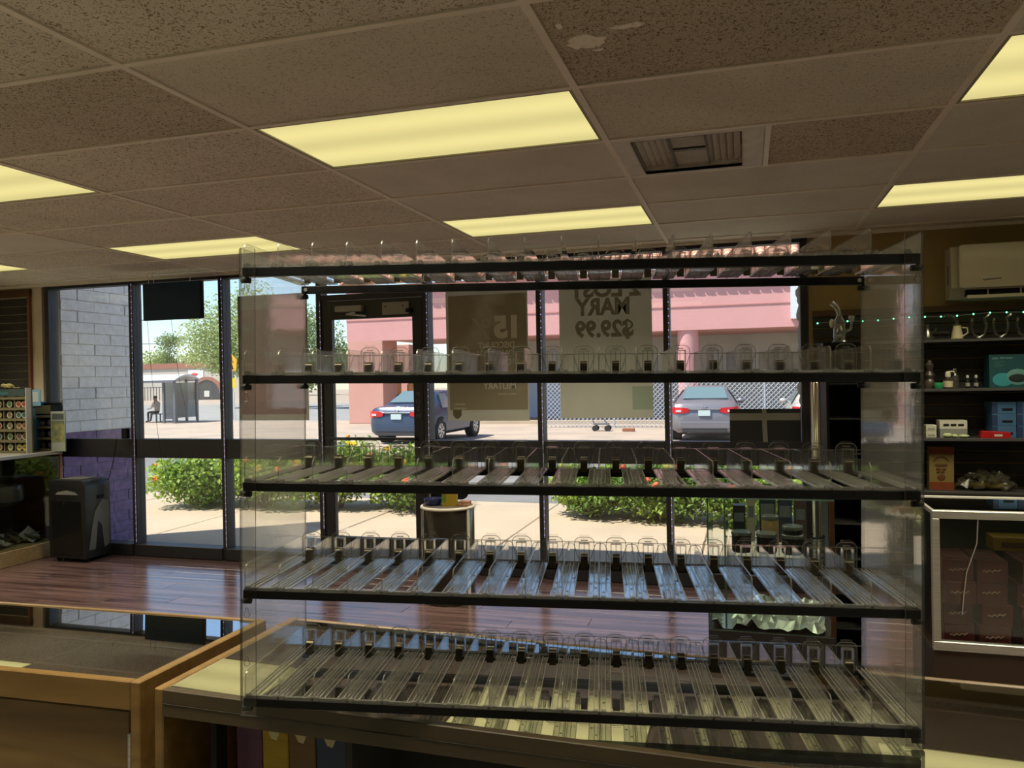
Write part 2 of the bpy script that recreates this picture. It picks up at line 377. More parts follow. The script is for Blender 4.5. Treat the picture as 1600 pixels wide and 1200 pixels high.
# fluorescent panels
M_pan = emit('yellowed_diffuser', (1.0, 0.87, 0.36), 0.84*PANEL, bands=2*math.pi/0.29)
lab = {(0, 1): 'yellowed fluorescent ceiling panel whose corner touches the square air vent corner',
       (0, 4): 'yellowed fluorescent ceiling panel directly above the top of the acrylic rack',
       (2, 1): 'yellowed fluorescent ceiling panel diagonally right of the speckled tile by the vent',
       (2, 4): 'yellowed fluorescent ceiling panel above the wall air conditioner',
       (-2, 1): 'yellowed fluorescent ceiling panel over the glass counter with the wooden rail',
       (-2, 4): 'yellowed fluorescent ceiling panel in front of the hanging black sign',
       (-4, 4): 'yellowed fluorescent ceiling panel by the black slatwall corner'}
fm = MB()
x0, x1, y0, y1 = 0.012, 1.2192-0.012, 0.012, 0.6096-0.012
for (a, b, c, d) in ((x0, x1, y0, y0+0.012), (x0, x1, y1-0.012, y1), (x0, x0+0.012, y0, y1), (x1-0.012, x1, y0, y1)): fm.box(a, b, c, d, -0.002, 0.03)
fme = fm.mesh('panel_frame', mat('panel_frame_paint', (0.34, 0.31, 0.22), 0.6))
dme = MB().box(x0+0.011, x1-0.011, y0+0.011, y1-0.011, 0.004, 0.012).mesh('diffuser', M_pan)
for (i, j) in sorted(LIGHTS):
    t = empty('ceiling_light', (gx(i), gy(j), 2.433), lab.get((i, j), 'yellowed fluorescent ceiling panel above the staff side of the counters'), 'light panel', 'fluorescent ceiling panels')
    link('panel_frame', fme, t); link('diffuser', dme, t)
    ld = bpy.data.lights.new('panel_boost_lamp', 'AREA'); ld.shape = 'RECTANGLE'; ld.size = 1.17; ld.size_y = 0.56; ld.energy = LAMP_W; ld.spread = R(112); ld.color = LAMP_C  # unseen area lamp added under each diffuser to brighten the room
    lo = bpy.data.objects.new('panel_boost_lamp', ld); col.objects.link(lo); lo.parent = t; lo.location = (0.6096, 0.3048, -0.003)

# air vent
vt = empty('air_vent', (gx(1)+0.012, gy(2)+0.012, 2.43), 'square white ceiling air vent with louvres and a centre grille', 'vent')
VW, VD = 0.586, 0.5856
b = MB()
b.box(0, VW, 0, 0.035, 0, 0.012); b.box(0, VW, VD-0.03, VD, 0, 0.012); b.box(0, 0.075, 0.035, VD-0.03, 0, 0.012); b.box(VW-0.085, VW, 0.035, VD-0.03, 0, 0.012)
b.build('face_frame', M_white, vt, bev=0.002, seg=1)
b = MB(); x0, x1, y0, y1 = 0.075, VW-0.085, 0.035, VD-0.03
b.box(x0-0.004, x0, y0, y1, 0.0, 0.10).box(x1, x1+0.004, y0, y1, 0, 0.10).box(x0, x1, y0-0.004, y0, 0, 0.10).box(x0, x1, y1, y1+0.004, 0, 0.10)
b.build('throat', M_white, vt)
MB().box(x0, x1, y0, y1, 0.098, 0.104).build('duct_plate', mat('duct_shade', (0.07, 0.065, 0.05), 0.8), vt)  # dark plate paints the shade in the gaps between louvres
lou = MB(); lou.box(0, 0.029, 0, y1-y0, 0, 0.0022); lou.xf(Matrix.Rotation(R(-33), 4, 'Y'))
loum = lou.mesh('louvre', M_white)
for k in range(5):
    link('louvre', loum, vt, (x0+0.004+k*0.028, y0, 0.030))
    link('louvre', loum, vt, (x1-0.142+k*0.028, y0, 0.030))
cg0, cg1 = x0+0.145, x1-0.145
b = MB(); b.box(cg0-0.008, cg0, y0, y1, 0.020, 0.075).box(cg1, cg1+0.008, y0, y1, 0.020, 0.075).box(cg0, cg1, (y0+y1)/2-0.012, (y0+y1)/2+0.012, 0.022, 0.07)
b.build('grille_frame', mat('grille_dark', (0.08, 0.075, 0.06), 0.6), vt)
gbm = MB().box(cg0, cg1, 0, 0.007, 0.026, 0.032).mesh('grille_bar', M_white)
for k in range(30):
    yy = y0+0.01+k*(y1-y0-0.02)/30
    if abs(yy-(y0+y1)/2) > 0.018: link('grille_bar', gbm, vt, (0, yy, 0))

# ================================================================== SHOP FRONT
MW, MD = 0.046, 0.082        # mullion width, depth
Y0, Y1 = YF-0.01, YF-0.01+MD+0.03
MUL = {0: -6.13, 1: -5.19, 2: -4.262, 3: -3.33, 4: -2.395, 5: -1.478, 6: -0.54, 7: 0.385}
def window(n, xa, xb, first=False):
    s = struct(empty('window_%d' % n, ((xa+xb)/2, YF, 0)))
    s.location = (0, 0, 0)
    if first: MB().box(xa-MW/2, xa+MW/2, Y0, Y1, 0, 2.42).build('mullion', M_frame, s, bev=0.003, seg=1)
    MB().box(xb-MW/2, xb+MW/2, Y0, Y1, 0, 2.42).build('mullion', M_frame, s, bev=0.003, seg=1)
    a, c = xa+MW/2, xb-MW/2
    MB().box(a, c, Y0+0.01, Y1-0.01, 0.86, 1.025).build('middle_rail', M_frame, s, bev=0.003, seg=1)
    MB().box(a, c, Y0-0.02, Y1, 0, 0.10).build('sill', M_frame, s, bev=0.003, seg=1)
    MB().box(a, c, Y0+0.01, Y1-0.01, 2.39, 2.42).build('head_rail', M_frame, s)
    MB().box(a, c, YF+0.035, YF+0.041, 1.02, 2.395).build('upper_pane', M_glass, s)
    MB().box(a, c, YF+0.035, YF+0.041, 0.095, 0.865).build('lower_pane', M_glass, s)
    return s
window(1, MUL[0], MUL[1], True); window(2, MUL[1], MUL[2]); window(3, MUL[2], MUL[3])
window(4, MUL[4], MUL[5], True); window(5, MUL[5], MUL[6]); window(6, MUL[6], MUL[7])
# door bay: transom light over a narrow stile glass door
tr = struct(empty('window_7'))
a, c = MUL[3]+MW/2, MUL[4]-MW/2
MB().box(a, c, Y0, Y1, 2.155, 2.20).build('transom_bar', M_frame, tr, bev=0.003, seg=1)
MB().box(a, c, YF+0.035, YF+0.041, 2.19, 2.40).build('transom_pane', M_glass, tr)
MB().box(a, c, Y0+0.01, Y1-0.01, 2.39, 2.42).build('head_rail', M_frame, tr)
dr = struct(empty('door_1'), 'narrow black framed glass shop door with closer and push bar')
da, dc = a+0.006, c-0.006
M_door = mat('door_frame_black', (0.010, 0.010, 0.014), 0.42)
MB().box(da, da+0.085, YF+0.0, YF+0.05, 0.01, 2.15).build('stile', M_door, dr, bev=0.003, seg=1)
MB().box(dc-0.085, dc, YF+0.0, YF+0.05, 0.01, 2.15).build('stile', M_door, dr, bev=0.003, seg=1)
MB().box(da+0.085, dc-0.085, YF+0.0, YF+0.05, 2.0, 2.15).build('top_rail', M_door, dr, bev=0.003, seg=1)
MB().box(da+0.085, dc-0.085, YF+0.0, YF+0.05, 0.01, 0.24).build('bottom_rail', M_door, dr, bev=0.003, seg=1)
MB().box(da+0.08, dc-0.08, YF+0.022, YF+0.028, 0.23, 2.01).build('door_pane', M_glass, dr)
pb = MB().box(da+0.05, dc-0.05, YF-0.07, YF-0.045, 1.028, 1.052)
pb.box(da+0.05, da+0.075, YF-0.05, YF+0.002, 1.03, 1.05).box(dc-0.075, dc-0.05, YF-0.05, YF+0.002, 1.03, 1.05).build('push_bar', M_door, dr, bev=0.003)
clo = MB().box(-3.16, -2.92, YF-0.055, YF+0.001, 2.055, 2.105).build('door_closer', mat('closer_grey', (0.30, 0.29, 0.27), 0.45, 0.3), dr, bev=0.012)
ca = MB(); ca.tube([(-2.99, YF-0.03, 2.05), (-3.02, YF-0.12, 2.03), (-2.90, YF-0.02, 2.02)], 0.008, 6); ca.build('closer_arm', M_alu, clo)
lp = MB().box(-2.76, -2.53, YF-0.012, YF+0.001, 2.02, 2.12).build('lock_plate', mat('plate_grey', (0.26, 0.25, 0.23), 0.5, 0.2), dr, bev=0.004)
for x in (-2.73, -2.58): MB().cyl((x, YF-0.015, 2.085), (x, YF-0.01, 2.085), 0.006, 8).build('screw', M_black, lp)
MB().box(-2.54, -2.50, YF-0.05, YF+0.001, 2.03, 2.06).build('door_latch', M_black, dr)
# PUSH sticker on the door stile, read from outside
for k, ch in enumerate('PUSH'):
    tmb = text_mb(ch, 0.055, 0.001, mirror=True, align='CENTER')
    tmb.xf(Matrix.Translation((dc-0.045, YF-0.0015, 1.365-0.055*k)))
    tmb.build('push_letter', mat('sticker_grey', (0.07, 0.07, 0.07), 0.6), dr)

# LED strips down the mullion sides
M_ledw = emit('led_violet', (0.45, 0.42, 1.0), 1.6)
M_strip = mat('led_tape', (0.32, 0.30, 0.38), 0.5)
def led_strip(x, z0, z1, label, yy=YF-0.004):
    t = empty('led_strip', (x, yy, z0), label, 'led strip', 'led strips on the window mullions')
    MB().box(-0.004, 0.004, -0.003, 0.0, 0, z1-z0).build('tape', M_strip, t)
    d = MB(); z = 0.02
    while z < z1-z0-0.01:
        d.box(-0.0018, 0.0018, -0.0045, -0.0028, z, z+0.004); z += 0.05
    tag(d.build('diodes', M_ledw, t), kind='stuff')
led_strip(MUL[0]+0.014, 1.15, 2.40, 'violet led strip on the mullion beside the cream trim')
led_strip(MUL[1]+0.014, 0.11, 2.40, 'violet led strip on the mullion beside the block wall pane', YF-0.012)
led_strip(MUL[2]+0.014, 0.11, 2.40, 'violet led strip on the mullion right of the hanging sign', YF-0.012)
led_strip(MUL[3]+0.016, 0.30, 2.15, 'violet led strip on the hinge side of the door frame', YF-0.012)
led_strip(MUL[4]+0.016, 0.30, 2.35, 'violet led strip on the latch side of the door frame', YF-0.012)
led_strip(MUL[5]+0.016, 0.30, 2.40, 'violet led strip on the mullion between the two white posters', YF-0.012)
led_strip(MUL[6]+0.016, 0.30, 2.40, 'violet led strip on the mullion left of the grey car', YF-0.012)

# ------------------------------------------------------------------ posters on the glass
M_pap = mat('poster_back', (0.62, 0.63, 0.57), 0.8, c2=(0.57, 0.58, 0.52), scale=3, trans=0.30)
M_papd = mat('poster_print_dark', (0.35, 0.315, 0.23), 0.8, c2=(0.54, 0.53, 0.46), scale=2.2, detail=3, lo=0.50, hi=0.66, trans=0.28)
M_ink = mat('poster_ink', (0.27, 0.265, 0.215), 0.8, trans=0.28)
M_inkl = mat('poster_light_ink', (0.70, 0.70, 0.63), 0.8, trans=0.30)
YP = YF+0.028
p1 = empty('window_poster', (-1.574, YP, 1.175), 'poster with a reversed 15% military discount offer taped inside the shop window', 'poster')
MB().box(-0.66, 0, -0.0008, 0, 0, 1.04).build('sheet', M_pap, p1)
MB().box(-0.64, -0.01, -0.0016, -0.0008, 0.085, 0.97).build('dark_print', M_papd, p1)
def letter(parent, body, x, z, w_, h_, bold, m, name='lettering'):
    """mirrored (read from the street), from right edge x leftwards, fitted to width w_ and height h_"""
    t = text_mb(body, 0.1, bold, mirror=True)
    xs = [v[0] for v in t.v]; zs = [v[2] for v in t.v]; ax, az = max(xs), min(zs); fx, fz = w_/(max(xs)-min(xs)), h_/(max(zs)-az)
    t.v = [(x+(v[0]-ax)*fx, v[1]-0.0024, z+(v[2]-az)*fz) for v in t.v]
    return t.build(name, m, parent)
M_inkf = mat('poster_faint_ink', (0.48, 0.48, 0.41), 0.8, trans=0.30)
letter(p1, '15', -0.085, 0.627, 0.185, 0.178, 0.006, M_inkl)
letter(p1, '%', -0.29, 0.625, 0.165, 0.165, 0.003, M_inkf)
letter(p1, 'DISCOUNT', -0.108, 0.556, 0.293, 0.050, 0.002, M_inkl)
letter(p1, 'ON 1 ITEM', -0.108, 0.492, 0.300, 0.050, 0.002, M_inkl)
letter(p1, 'FOR', -0.108, 0.425, 0.110, 0.050, 0.002, M_inkl)
letter(p1, 'MILITARY', -0.103, 0.243, 0.260, 0.052, 0.002, M_inkl)
letter(p1, 'every service', -0.103, 0.196, 0.145, 0.018, 0.001, M_inkl)
letter(p1, 'current', -0.515, 0.122, 0.080, 0.017, 0.001, M_inkl); letter(p1, 'members', -0.510, 0.092, 0.095, 0.015, 0.001, M_inkl)
MB().prism([(-0.615, 0.085), (-0.615, 0.045), (-0.60, 0.025), (-0.58, 0.015), (-0.56, 0.025), (-0.545, 0.045), (-0.545, 0.085)], 'y', -0.0018, -0.0008).build('badge_print', mat('badge_brown', (0.12, 0.10, 0.06), 0.8), p1)
p2 = empty('window_poster', (-0.645, YP, 1.195), 'poster with reversed 2 LOST MARY $29.99 lettering taped inside the shop window', 'poster')
MB().box(-0.685, 0, -0.0008, 0, 0, 1.02).build('sheet', M_pap, p2)
letter(p2, '2 LOST', -0.075, 0.885, 0.53, 0.125, 0.004, M_ink)
letter(p2, 'MARY', -0.160, 0.755, 0.405, 0.128, 0.004, M_ink)
letter(p2, '$29.99', -0.135, 0.575, 0.430, 0.145, 0.004, M_ink)
MB().box(-0.15, -0.0, -0.0014, -0.0008, 0.06, 0.23).build('green_square', mat('poster_green', (0.34, 0.42, 0.35), 0.8, trans=0.1), p2)
p3 = empty('window_banner', (-4.12, YP, 1.185), 'maroon banner with a grey border hung inside the window pane left of the door', 'banner')
MB().box(0, 0.665, -0.0008, 0, 0, 1.05).build('sheet', mat('banner_back_grey', (0.30, 0.29, 0.28), 0.8, trans=0.15), p3)
MB().box(0.025, 0.640, -0.0016, -0.0008, 0.05, 0.93).build('maroon_print', mat('banner_maroon', (0.17, 0.04, 0.045), 0.7, c2=(0.21, 0.05, 0.055), scale=3, trans=0.10), p3)
MB().box(0.025, 0.640, -0.0024, -0.0016, 0.05, 0.16).build('dark_band', mat('banner_band', (0.11, 0.022, 0.028), 0.7), p3)
# black sign back with tape cross
p4 = empty('sign_board', (-0.115, YF+0.02, 0.93), 'black sign board with a grey tape cross leaning in the window by the grey car', 'sign board')
MB().box(0, 0.468, -0.008, 0, 0, 0.325).build('board', mat('sign_black', (0.010, 0.011, 0.013), 0.5), p4)
tpm = mat('tape_grey', (0.16, 0.155, 0.13), 0.6)
MB().box(0.0, 0.468, -0.0095, -0.008, 0.245, 0.295).build('tape', tpm, p4)
MB().prism([(0.222, 0.0), (0.255, 0.0), (0.245, 0.325), (0.215, 0.325)], 'y', -0.011, -0.008).build('tape', tpm, p4)
# jagged white strip along the last mullion
tf = MB(); random.seed(5); z = 0.9
pts = [(0.0, 0.95), (0.0, 2.2)]
zz = 2.2
while zz > 0.95:
    pts.append((-0.012-random.random()*0.022, zz)); zz -= random.uniform(0.015, 0.04)
tag(tf.prism(pts, 'y', 0, 0.002).build('jagged_white_strip', mat('strip_white', (0.85, 0.84, 0.80), 0.6, trans=0.5)), 'jagged white strip along the mullion beside the black sign board', 'window film').location = (MUL[7]-0.02, YF+0.03, 0)

# hanging sign / screen seen from behind
hs = empty('hanging_sign', (-4.815, 5.45, 2.035), 'flat black sign hanging from ceiling hooks in front of the window', 'sign')
MB().box(0, 0.565, -0.012, 0.012, 0, 0.31).build('panel', mat('sign_back_black', (0.005, 0.025, 0.060), 0.45, spec=0.25), hs, bev=0.004)
MB().box(0.565, 0.585, -0.012, 0.012, 0.002, 0.308).build('end_cap', M_black, hs, bev=0.003)
for x in (0.05, 0.10, 0.46):
    MB().tube([(x, 0, 0.305), (x+0.004, 0, 0.35), (x-0.01, 0, 0.375), (x, 0, 0.397)], 0.0025, 6).build('hook', M_alu, hs)
for x, zl in ((0.03, 1.3), (0.27, 0.75)):
    MB().tube([(x, 0.0, 0.0), (x+0.01, 0.02, -zl*0.3), (x-0.01, 0.1, -zl*0.7), (x+0.02, 0.13, -zl)], 0.0016, 5).build('cable', M_black, hs)
tag(MB().tube([(-5.15, 5.45, 2.431), (-5.15, 5.45, 2.405), (-5.14, 5.45, 2.395), (-5.13, 5.45, 2.405)], 0.003, 6).build('ceiling_hook', M_alu), 'small bare metal hook in the ceiling left of the hanging sign', 'hook')
tag(MB().box(-5.28, -5.225, YF-0.05, YF-0.01, 1.03, 1.12).build('power_adapter', M_black, bev=0.004), 'small black power adapter on the rail by the block wall pane', 'adapter')

# ================================================================== COUNTERS
def rot3(yaw, a, b):
    return (Matrix.Rotation(yaw, 4, 'Z') @ Matrix.Rotation(a, 4, 'X') @ Matrix.Rotation(b, 4, 'Y'))
RACK_O = Vector((-0.7816, 1.0774, 0.970)); RACK_M = Matrix.Translation(RACK_O) @ rot3(0.1712, -0.0082, 0.0152)
nrm = (RACK_M.to_3x3() @ Vector((0, 0, 1))).normalized()
cx_ = (Vector((1, 0, 0)) - nrm*nrm.x).normalized(); cy_ = nrm.cross(cx_)
cm = Matrix((cx_, cy_, nrm)).transposed().to_4x4(); cm.translation = (-1.010, 1.122, 0.0)
rc = empty('glass_counter', label='glass topped wooden counter carrying the acrylic display rack', cat='counter'); rc.matrix_world = cm
# height of the counter top in its own frame so that the rack stands on it
TOP = (cm.inverted() @ RACK_O).z
CW, CD = 2.0, 0.432
MB().box(0, 0.018, 0, CD, 0, TOP).build('side_panel', M_oak, rc, bev=0.002, seg=1)
MB().box(CW-0.018, CW, 0, CD, 0, TOP).build('side_panel', M_oak, rc, bev=0.002, seg=1)
MB().box(0.018, CW-0.018, CD-0.009, CD, TOP-0.035, TOP).build('far_rail', M_oakdark, rc, bev=0.002, seg=1)
M_rail = wood_mat('shaded_rail', srgb(58, 48, 32), srgb(70, 58, 38), 0.5, 3, 20)  # wood darkened to paint in the shade on this counter front
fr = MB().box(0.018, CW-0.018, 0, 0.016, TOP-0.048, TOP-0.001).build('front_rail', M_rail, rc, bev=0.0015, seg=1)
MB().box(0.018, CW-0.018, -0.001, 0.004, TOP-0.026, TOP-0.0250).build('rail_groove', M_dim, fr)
MB().box(0.018, CW-0.018, 0.016, CD-0.009, TOP-0.008, TOP-0.002).build('glass_top', M_topglass, rc)
MB().box(0.018, CW-0.018, CD-0.016, CD-0.01, 0.35, TOP-0.035).build('customer_glass', M_caseglass, rc)
MB().box(0.018, CW-0.018, CD-0.02, CD, 0.0, 0.35).build('kick_panel', M_brown, rc)
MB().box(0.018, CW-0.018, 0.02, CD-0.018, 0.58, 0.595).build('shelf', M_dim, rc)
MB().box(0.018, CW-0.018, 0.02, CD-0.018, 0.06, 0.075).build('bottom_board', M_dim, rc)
MB().box(0.100, 0.112, 0.02, 0.05, 0.075, TOP-0.05).build('divider_post', M_black, rc)
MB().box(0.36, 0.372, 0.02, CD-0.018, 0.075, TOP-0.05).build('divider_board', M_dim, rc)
MB().box(0.018, 0.36, 0.20, 0.206, 0.595, TOP-0.05).build('inner_back', mat('inner_ply', srgb(96, 66, 30), 0.7), rc)

MB().box(0.372, CW-0.018, 0.20, 0.206, 0.075, TOP-0.05).build('inner_back', M_dim, rc)  # dark sheet added so the open bay reads as a black void
# boxes standing in the open back of the counter
def carton(name, x0, x1, y0, y1, z0, z1, c, label, strip=True, tabc=None, group='cartons standing inside the counter'):
    zs_ = (cm @ Vector(((x0+x1)/2+1.010, y0-1.122+0.035, 0.595))).z - 0.0004      # top of the shelf under it
    z1 += zs_-z0; z0 = zs_
    t = empty(name, ((x0+x1)/2, y0, z0), label, 'box', group)
    hw = (x1-x0)/2
    MB().box(-hw, hw, 0, y1-y0, 0, z1-z0).build('body', mat(name+'_card_%d' % int(x0*1000), c, 0.6, c2=tuple(v*0.72 for v in c), scale=14, stretch=(0.6, 1, 6)), t, bev=0.0015, seg=1)
    if strip:
        MB().box(-hw*0.8, hw*0.8, -0.001, 0, 0.155, 0.190).build('pale_label', mat('label_cream', srgb(150, 118, 70), 0.6), t)
        MB().box(-hw*0.7, hw*0.7, -0.002, -0.001, 0.166, 0.176).build('label_slot', mat('label_dark', srgb(60, 26, 16), 0.6), t)
    if tabc: MB().prism([(-0.012, z1-z0-0.004), (-0.006, z1-z0-0.016), (0.004, z1-z0-0.018), (0.010, z1-z0-0.004)], 'y', -0.002, 0).build('torn_tab', mat('torn_paper', (0.55, 0.47, 0.28), 0.8), t)
    return t
BZ0, BZ1 = 0.595, 0.895
carton('flavour_carton', -0.936, -0.905, 1.20, 1.27, BZ0-0.002, BZ1, srgb(112, 78, 30), 'tan carton beside the black post inside the counter')
carton('flavour_carton', -0.881, -0.830, 1.20, 1.27, BZ0-0.003, BZ1, srgb(98, 62, 92), 'purple carton standing inside the counter')
carton('flavour_carton', -0.828, -0.777, 1.20, 1.27, BZ0-0.003, BZ1-0.002, srgb(170, 140, 20), 'mustard yellow carton standing inside the counter', tabc=1)
carton('flavour_carton', -0.775, -0.723, 1.20, 1.27, BZ0-0.004, BZ1-0.002, srgb(110, 84, 44), 'brown carton standing inside the counter', strip=False, tabc=1)
carton('flavour_carton', -0.721, -0.664, 1.20, 1.27, BZ0-0.005, BZ1-0.003, srgb(32, 54, 96), 'dark blue carton standing inside the counter', strip=False, tabc=1)

lc = empty('glass_counter', (-1.045, 1.130, 0), 'glass topped wooden counter with a recessed door, next to the rack counter', 'counter', rz=R(1.6)); lc.rotation_euler[0] = R(-1.3)
LW, LD, LT = 1.9, 0.405, 0.970
MB().box(-0.020, 0, 0, LD, 0, LT).build('side_panel', M_oak, lc, bev=0.002, seg=1)
MB().box(-LW, -LW+0.02, 0, LD, 0, LT).build('side_panel', M_oak, lc, bev=0.002, seg=1)
MB().box(-LW+0.02, -0.02, 0.0, 0.018, LT-0.052, LT).build('front_rail', M_oak, lc, bev=0.002, seg=1)
MB().box(-LW+0.02, -0.02, LD-0.009, LD, LT-0.035, LT).build('far_rail', M_oakdark, lc, bev=0.002, seg=1)
MB().box(-LW+0.02, -0.02, 0.018, LD-0.009, LT-0.009, LT-0.003).build('glass_top', M_topglass, lc)
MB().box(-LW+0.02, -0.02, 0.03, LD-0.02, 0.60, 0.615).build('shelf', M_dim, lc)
MB().box(-LW+0.02, -0.02, LD-0.016, LD-0.004, 0.0, LT-0.035).build('far_panel', M_brown, lc)
dd = MB().box(-0.55, -0.036, 0.018, 0.034, 0.06, LT-0.060).build('cabinet_door', M_oak, lc, bev=0.003, seg=1)
MB().box(-0.036, -0.030, 0.012, 0.02, 0.4, LT-0.10).build('hinge', M_alu, dd)
MB().box(-1.10, -0.556, 0.018, 0.034, 0.06, LT-0.060).build('cabinet_door', M_oak, lc, bev=0.003, seg=1)

# ================================================================== ACRYLIC RACK
W_, H_, D_ = 1.0346, 0.7457, 0.2701
ZS = [0.7081, 0.5362, 0.3646, 0.1930, 0.0203]
rk = empty('display_rack', label='clear acrylic five shelf rack with black bars on the counter', cat='display rack'); rk.matrix_world = RACK_M
for s in (0, 1):
    x0, x1 = (0, 0.003) if s == 0 else (W_-0.003, W_)
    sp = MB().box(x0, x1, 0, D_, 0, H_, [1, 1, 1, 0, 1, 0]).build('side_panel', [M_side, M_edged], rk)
    xa, xb = (0, 0.026) if s == 0 else (W_-0.026, W_)
    MB().prism(rrect(xa, xb, 0, H_, 0.004, 3, (1, 1, 0, 0)), 'y', -0.003, 0.0, 0, 1).build('flange', [clear('flange_acrylic', (0.97, 0.97, 0.965), 0.04, 0.05, haze=0.012), M_edged], sp)
    for z in ZS:
        xc = 0.0115 if s == 0 else W_-0.0085
        if z == ZS[-1]: z = z+0.095
        p = [(xc+0.0045*math.cos(R(a)), -0.0032, z-0.031+0.0045*math.sin(R(a))) for a in range(120, 421, 20)]
        p += [(xc+0.0022, -0.0032, z-0.0225), (xc+0.0012, -0.0032, z-0.0205), (xc-0.0012, -0.0032, z-0.0205), (xc-0.0022, -0.0032, z-0.0225)]
        MB().tube(p, 0.0005, 5, closed=True).build('keyhole', M_edged, sp)
for z in ZS:
    MB().box(0.0032, W_-0.0032, 0.0005, 0.014, z-0.007, z+0.007).build('front_bar', M_black, rk, bev=0.001, seg=1)
    bb = MB().box(0.0032, W_-0.0032, D_-0.022, D_-0.009, z-0.007, z+0.007).build('back_bar', M_black, rk, bev=0.001, seg=1)
    for x in (0.012, W_-0.012): MB().cyl((x, D_-0.0235, z), (x, D_-0.0215, z), 0.0035, 10).build('screw', M_alu, bb)
    for x0, x1 in ((-0.002, 0.013), (W_-0.013, W_+0.003)):
        for y in (0.010, D_-0.014):
            k = MB().cyl((x0, y, z-0.013), (x1, y, z-0.013), 0.0045, 10); k.cyl(((x0+x1)/2+0.002, y, z-0.013), ((x0+x1)/2+0.002, y, z-0.006), 0.003, 8)
            k.build('clamp_knob', M_black, rk, smooth=True)
    MB().box(0.004, W_-0.004, D_-0.0245, D_-0.0225, z+0.0445, z+0.0465).build('back_rail', clear('rail_acrylic', (0.85, 0.85, 0.83), 0.05, 0.08, haze=0.10), rk)

# one spring pusher tray, then copies
PIT = 0.0564
def strip_mesh(xa, xb, name):
    s = MB().box(xa, xb, 0.002, 0.232, 0.0, 0.0016, [0, 0, 1, 1, 1, 1])
    for x in (-0.0178, -0.0092, -0.0030, 0.0030, 0.0092, 0.0178):
        if xa <= x <= xb: s.box(x-0.0007, x+0.0007, 0.002, 0.232, 0.0016, 0.0040, [0, 2, 1, 2, 1, 2])
    for x, y in ((-0.006, 0.06), (0.0065, 0.035), (0.013, 0.12), (-0.014, 0.085)):
        if xa < x < xb: s.box(x-0.002, x+0.002, y, y+0.004, 0.0016, 0.0024, 1)
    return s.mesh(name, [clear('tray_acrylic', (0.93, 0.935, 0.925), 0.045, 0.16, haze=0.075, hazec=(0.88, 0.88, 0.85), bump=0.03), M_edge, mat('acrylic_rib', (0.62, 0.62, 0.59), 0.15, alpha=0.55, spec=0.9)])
st_full, st_half, st_left = strip_mesh(-0.0185, 0.0185, 'floor_strip'), strip_mesh(0.0, 0.0185, 'floor_strip'), strip_mesh(-0.0185, 0.0, 'floor_strip')
dv = [(0.0, 0.0), (0.0, 0.029)] + [(0.011-0.011*math.cos(R(a)), 0.029+0.011*math.sin(R(a))) for a in (22, 45, 67, 90)] + [(0.236, 0.040), (0.240, 0.036), (0.240, 0.0)]
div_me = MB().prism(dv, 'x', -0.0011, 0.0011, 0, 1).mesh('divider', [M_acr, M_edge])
wg = [(-0.020, 0.004), (0.020, 0.004), (0.020, 0.010)]
for k in range(9):
    t = k/8; wg.append((0.019-0.0125*t, 0.010+0.028*(0.5-0.5*math.cos(math.pi*t))))
wg += [(-a, b) for a, b in reversed(wg[3:])] + [(-0.020, 0.010)]
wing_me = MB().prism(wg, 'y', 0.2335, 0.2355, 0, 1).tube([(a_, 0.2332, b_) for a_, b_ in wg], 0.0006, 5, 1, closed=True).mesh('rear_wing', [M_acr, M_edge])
lip = MB().box(0.0012, PIT-0.0012, -0.0030, 0.0020, 0.0, 0.0042, [0, 1, 1, 1, 0, 1])
for x in (0.006, PIT-0.006): lip.box(x-0.0035, x+0.0035, -0.0042, 0.0020, 0.0, 0.0062, 1)
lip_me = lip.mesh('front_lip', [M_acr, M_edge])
pd = rrect(-0.0175, 0.0175, 0.0046, 0.052, 0.010, 4, (1, 1, 0, 0))
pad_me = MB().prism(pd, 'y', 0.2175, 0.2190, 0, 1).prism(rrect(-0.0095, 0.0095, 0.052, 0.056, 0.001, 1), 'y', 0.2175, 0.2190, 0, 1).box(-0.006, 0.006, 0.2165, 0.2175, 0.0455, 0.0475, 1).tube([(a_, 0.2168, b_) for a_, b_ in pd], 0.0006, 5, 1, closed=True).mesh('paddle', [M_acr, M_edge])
hs_ = MB().box(-0.0095, -0.0080, 0.205, 0.2175, 0.004, 0.0435, [1, 1, 1, 0, 1, 0]).box(0.0080, 0.0095, 0.205, 0.2175, 0.004, 0.0435, [1, 1, 1, 0, 1, 0]).box(-0.0080, 0.0080, 0.205, 0.2175, 0.0418, 0.0435, [0, 1, 1, 1, 1, 1])
hs_.box(-0.0006, 0.0006, 0.2160, 0.2172, 0.026, 0.042, 1)
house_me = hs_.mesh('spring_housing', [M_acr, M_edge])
cl = MB().cyl((-0.0062, 0.211, 0.0150), (0.0062, 0.211, 0.0150), 0.0105, 14); cl.box(-0.0060, 0.0060, 0.1995, 0.2005, -0.001, 0.0150)
coil_me = cl.mesh('spring_coil', M_coil, smooth=True)
band_me = MB().box(-0.0068, 0.0068, 0.1995, 0.2010, 0.0215, 0.0227).mesh('coil_clip', mat('clip_pale', (0.55, 0.50, 0.38), 0.3, 0.4))
shelf_names = ['top shelf', 'second highest shelf', 'middle shelf', 'second lowest shelf', 'bottom shelf']
